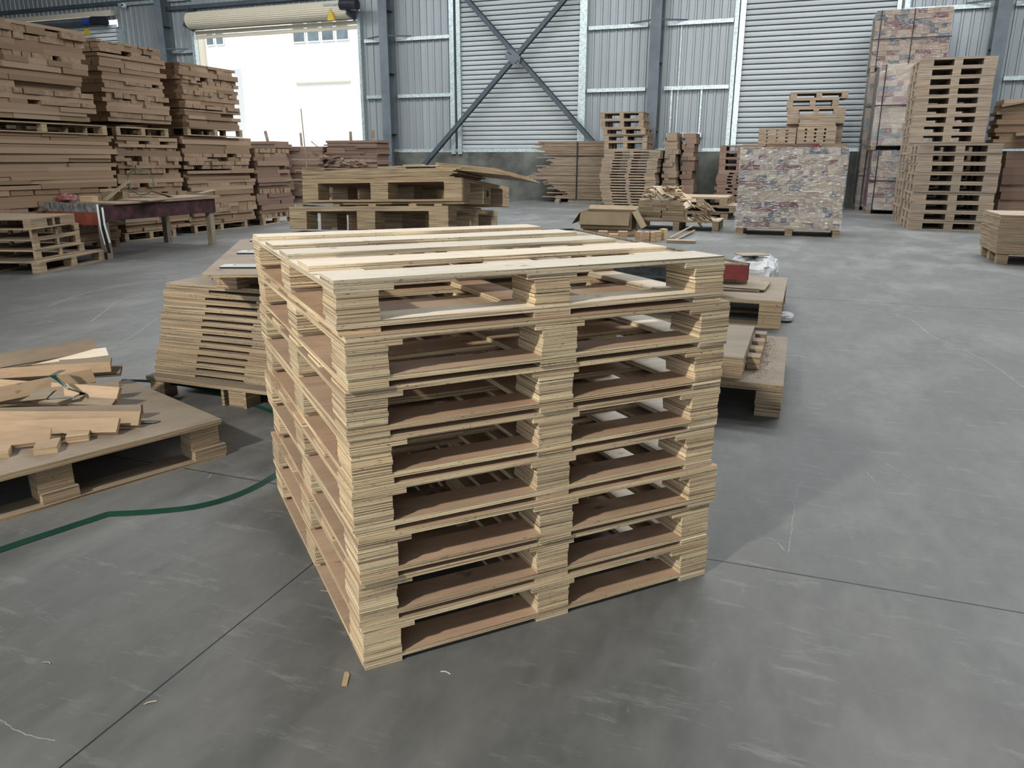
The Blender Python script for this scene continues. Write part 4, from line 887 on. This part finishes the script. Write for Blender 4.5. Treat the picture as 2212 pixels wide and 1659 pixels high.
for sx, sgn in ((Xa, 1), (Xb, -1)):
    mb = MB()
    for r_ in range(rows):
        y = Yw + .13
        while y < Yw + 1.08: l_ = rr.uniform(.1, .3); mb.box(sx if sgn > 0 else sx - .1, sx + .1 if sgn > 0 else sx, y, min(y + l_ - .005, Yw + 1.1), zlo + r_ * hr, zlo + (r_ + 1) * hr - .005); y += l_
    ob('side_blocks', mb.mesh('side_blocks', PAINTB), ld, kind='stuff')
for i, (a, b, z_, h, m_) in enumerate([(.0, .38, 0, .07, PAINTB), (.45, .95, 0, .08, PAINTD), (.97, 1.3, 0, .08, PAINTD), (1.3, 1.42, 0, .08, REDP), (1.45, 1.9, 0, .08, PAINTD), (.02, 1.92, -.055, .05, RUSTR)]):
    solid('loose_board' if i < 5 else 'maroon_board', MB().box(a, b, 0, .3, 0, h if i < 5 else .01), m_, ['film-covered pale board, left on top of the front wrapped load', 'dark painted board on top of the front wrapped load, left of centre', 'dark painted board on top of the front wrapped load, right of centre', 'small red board on top of the front wrapped load', 'dark painted board at the right on top of the front wrapped load', 'thin maroon board capping the front wrapped load'][i], 'board', (Xa, Yw + .15 + (.3 if i == 5 else 0), zhi + .004 + (0 if i == 5 else .012)), 0)
def wrap_shell(name, x0, x1, y0, y1, z0, z1, mat, parent, seed, amp=.012, nx=26, nz=24):
    rr = random.Random(seed); mb = MB(); per = []
    for k in range(nx + 1): per.append((x0 + (x1 - x0) * k / nx, y0, 0, -1))
    for k in range(1, 9): per.append((x1, y0 + (y1 - y0) * k / 8, 1, 0))
    for k in range(1, 9): per.append((x1 - (x1 - x0) * k / 8, y1, 0, 1))
    for k in range(1, 8): per.append((x0, y1 - (y1 - y0) * k / 8, -1, 0))
    n = len(per); v = []
    for i in range(nz + 1):
        for (x, y, a, b) in per: t = rr.uniform(-.2, 1) * amp; v.append((x + a * t, y + b * t, z0 + (z1 - z0) * i / nz))
    f = [(i * n + j, i * n + (j + 1) % n, (i + 1) * n + (j + 1) % n, (i + 1) * n + j) for i in range(nz) for j in range(n)]
    return ob(name, mb.add(v, f).mesh(name, mat), parent)
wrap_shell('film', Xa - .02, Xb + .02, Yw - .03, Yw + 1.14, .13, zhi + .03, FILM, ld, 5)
# --- dark wrapped towers by the wall
def dark_load(x0, x1, y0, y1, z0, h, lab, seed, film_m=FILM, mat=PAINTD, cap=None):
    t_ = thing('wrapped_block_load', lab, 'wrapped load', (x0, y0, z0), 0, 'dark wrapped loads stacked by the wall'); rr = random.Random(seed); W_, D_ = x1 - x0, y1 - y0
    for a in (0, W_ / 2 - .06, W_ - .12):
        for y in (0, D_ / 2, D_ - .12): ob('pallet_block', MB().box(a, a + .12, y, y + .12, 0, .12).mesh('pallet_block', PLYFAR), t_)
    ob('pallet_deck', MB().box(0, W_, 0, D_, .12, .155).mesh('pallet_deck', PLYFAR), t_)
    rows = max(4, int((h - .16) / .13)); hr = (h - .16) / rows
    ob('inner_blocks', MB().box(.05, W_ - .05, .12, D_ - .04, .156, h - .01).mesh('inner_blocks', mat), t_, kind='stuff')
    for r_ in range(rows):
        x = 0
        while x < W_ - .02:
            wd_ = min(rr.choice((.14, .16, .22, .3, .4)), W_ - x)
            if W_ - x - wd_ < .06: wd_ = W_ - x
            ubox('wood_block', mat, x + wd_ / 2, .06 - rr.uniform(0, .015), .157 + r_ * hr, wd_ - .003, .12, hr - .003, 0, t_); x += wd_
    mb = MB()
    for r_ in range(rows):
        y = .13
        while y < D_ - .05: l_ = rr.uniform(.15, .4); mb.box(0, .05, y, min(y + l_ - .006, D_), .157 + r_ * hr, .157 + (r_ + 1) * hr - .006); y += l_
    ob('side_blocks', mb.mesh('side_blocks', mat), t_, kind='stuff')
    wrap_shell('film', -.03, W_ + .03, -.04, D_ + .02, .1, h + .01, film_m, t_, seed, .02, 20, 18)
    for xx in (.12, W_ * .5): ob('band', MB().box(xx, xx + .025, -.06, -.045, .1, h).mesh('band', BLK), t_)
    ob('band', MB().box(-.05, W_ + .05, -.062, -.046, h * .52, h * .52 + .025).mesh('band', BLK), t_)
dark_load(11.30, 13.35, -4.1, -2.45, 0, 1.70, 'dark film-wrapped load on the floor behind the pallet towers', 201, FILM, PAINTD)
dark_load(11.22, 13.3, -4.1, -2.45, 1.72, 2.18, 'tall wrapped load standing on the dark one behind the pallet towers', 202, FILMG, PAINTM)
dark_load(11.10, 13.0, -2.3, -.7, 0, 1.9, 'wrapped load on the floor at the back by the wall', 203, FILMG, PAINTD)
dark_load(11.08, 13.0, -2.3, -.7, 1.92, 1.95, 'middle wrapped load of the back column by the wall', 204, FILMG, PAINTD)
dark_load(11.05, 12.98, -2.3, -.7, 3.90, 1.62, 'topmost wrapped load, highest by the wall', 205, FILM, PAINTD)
# --- pallet towers
def tower(x0, y0, W_, D_, H_, n, lab, grp, seed, dx=0):
    rr = random.Random(seed); V = [block_pallet(W_, D_, H_ - .002, .27, .40, .045, .028, PLYTANF, bcw=.17, seed=s) for s in range(2)]
    for k in range(n): place(V[k % 2], 'plywood_pallet', 'light pallet, %s of the %s' % (nth(n - 1 - k, n), lab), 'pallet', (x0 + rr.uniform(-.012, .012) + dx * k, y0 + rr.uniform(-.01, .01), k * H_), rr.uniform(-.006, .006), grp)
PLYTANF = ply_mat('light_plywood', (.36, .30, .235), (.18, .14, .105), (.245, .195, .148), (.29, .235, .175), 55, None, .15)
tower(11.82, -9.55, 1.52, 1.75, .197, 9, 'shorter front pallet tower', 'pallets in the shorter front tower', 1)
tower(11.80, -7.6, 1.52, 1.75, .2025, 18, 'taller rear pallet tower', 'pallets in the taller rear tower', 2)
# --- decks stacked behind the wrapped load
z = 0
solid('board_stack', MB().box(8.3, 10.2, -3.0, -2.0, 0, 1.84), PLYFAR, 'pile of sheets under the deck stacks, hidden behind the front wrapped load', 'board stack')
for k in range(5):
    place(deck_parts(1.05, .5, .05, .05, [(0, .22), (.28, .50), (.56, .76), (.84, 1.05)], PLYFAR, k), 'pallet_deck', 'brown deck in the low left stack above the wrapped load, %s' % nth(4 - k, 5), 'pallet deck', (8.17, -3.1, 1.85 + .1 * k), 0, 'decks in the low left stack above the wrapped load')
for k in range(5):
    place(deck_parts(1.05, .5, .05, .055, [(0, .2), (.26, .46), (.52, .72), (.78, 1.05)], PLYFAR, k), 'pallet_deck', 'brown deck in the right-hand stack above the wrapped load, %s' % nth(4 - k, 5), 'pallet deck', (9.26, -3.15, 1.85 + .106 * k), 0, 'decks in the right-hand stack above the wrapped load')
for k in range(7):
    solid('board', MB().box(0, 1.0, 0, .5, 0, .047), PLYFAR, 'flat board on the right-hand deck stack above the wrapped load', 'board', (9.3 + R.uniform(-.04, .04), -3.15, 2.385 + .05 * k), 0, 'flat boards on the right-hand deck stack')
z = 1.85
for k in range(6):
    place(deck_parts(1.6, .9, .055, .05, [(0, .4), (.65, .85), (1.2, 1.6)], PLYFAR, k), 'pallet_deck', 'brown deck in the rear stack under the four pallets, %s' % nth(5 - k, 6), 'pallet deck', (8.9, -2.4, z), 0, 'decks in the rear stack'); z += .106
for k, (x, W_, h, a_) in enumerate([(8.92, 1.6, .22, 0), (8.9, 1.62, .23, .0), (8.86, 1.45, .25, .02), (8.95, 1.6, .19, .06)]):
    place(block_pallet(W_, 1.0, h, .33 if k < 2 else .18, .15, .045, .03, PLYFAR, bcw=.16), 'plywood_pallet', 'brown pallet on the rear deck stack, %s of its four' % nth(3 - k, 4), 'pallet', (x, -2.5, z), a_, 'four pallets on the rear deck stack', tilt=(0, (0, 0, 0, 0)[k])); z += h + .004
# --- stack at the right edge
pst = block_pallet(1.4, 1.2, .15, .14, .14, .02, .0, PLYTAN)
place(pst, 'plywood_pallet', 'pallet under the plywood stack at the right frame edge', 'pallet', (12.36, -15.42, 0), .0)
t_ = thing('plywood_stack', 'stack of thin cut plywood sheets at the right frame edge', 'plywood stack', (12.33, -15.5, .151))
mb = MB(); z = 0
for k in range(30): 
    j = R.uniform(-.008, .008) - .03 * math.sin(k / 29 * 2.2); mb.box(j, 1.4, R.uniform(-.006, .006), 1.2, z, z + .0165); z += .018
ob('sheets', mb.mesh('sheets', PLYTAN), t_, kind='stuff')
# --- mixed scrap by the right wall
rr = random.Random(300)
pile('brown_bale_board', 14.0, 15.6, -6.6, .9, 0.152, 1.55, SCRAPD, 301, 'dark brown block course in the bale at the right frame edge', 'bale course', 'courses of the bale at the right edge', .17, .21, .02, .95)
place(block_pallet(1.6, .9, .15, .12, .12, .03, .0, PLYFAR), 'plywood_pallet', 'pallet under the dark bale at the right frame edge', 'pallet', (14.0, -6.6, 0), 0)
pile('scrap_board', 13.75, 15.6, -6.6, .9, 1.72, 2.75, SCRAP, 302, 'rough brown board in the untidy pile above the dark bale', 'board', 'untidy boards above the bale', .06, .12, .1, .6)
solid('plank', MB().box(0, 1.4, 0, .3, 0, .04), PLYFAR, 'plank sloping over the top of the untidy pile at the right edge', 'plank', (13.7, -6.8, 2.62), (0, -.18, 0))
solid('plank', MB().box(0, 1.5, 0, .3, 0, .07), PLYFAR, 'pale plank laid across the untidy pile at the right edge', 'plank', (14.05, -6.95, 1.98), (0, -.05, 0))


# --- pale scuff marks ground into the floor
SCUF = simple('pale_scuff', (.40, .41, .41), .3, 40, .8)
mb = MB()
for ln in [[(106, 662), (181, 634), (289, 612)], [(195, 695), (228, 671), (256, 650), (335, 627)], [(232, 756), (291, 722), (342, 686)], [(1733, 1038), (1721, 1071), (1712, 1130), (1703, 1197)], [(1658, 1162), (1678, 1172), (1695, 1190)],
           [(1857, 960), (1899, 991), (1980, 1045)], [(1871, 1019), (1890, 1040), (1917, 1057)], [(1871, 668), (1960, 687), (2015, 726), (2126, 778), (2212, 837)], [(0, 1555), (50, 1585), (120, 1600)]]:
    pts = smooth([at(*p) for p in ln], 10)
    for p in pts: p.z = .0003; p.x += R.uniform(-.002, .002); p.y += R.uniform(-.002, .002)
    d_ = (pts[len(pts) // 2] - CAM).length; mb.ribbon(pts, .0011 * d_, .0004)
struct('floor_scuffs', mb, SCUF)
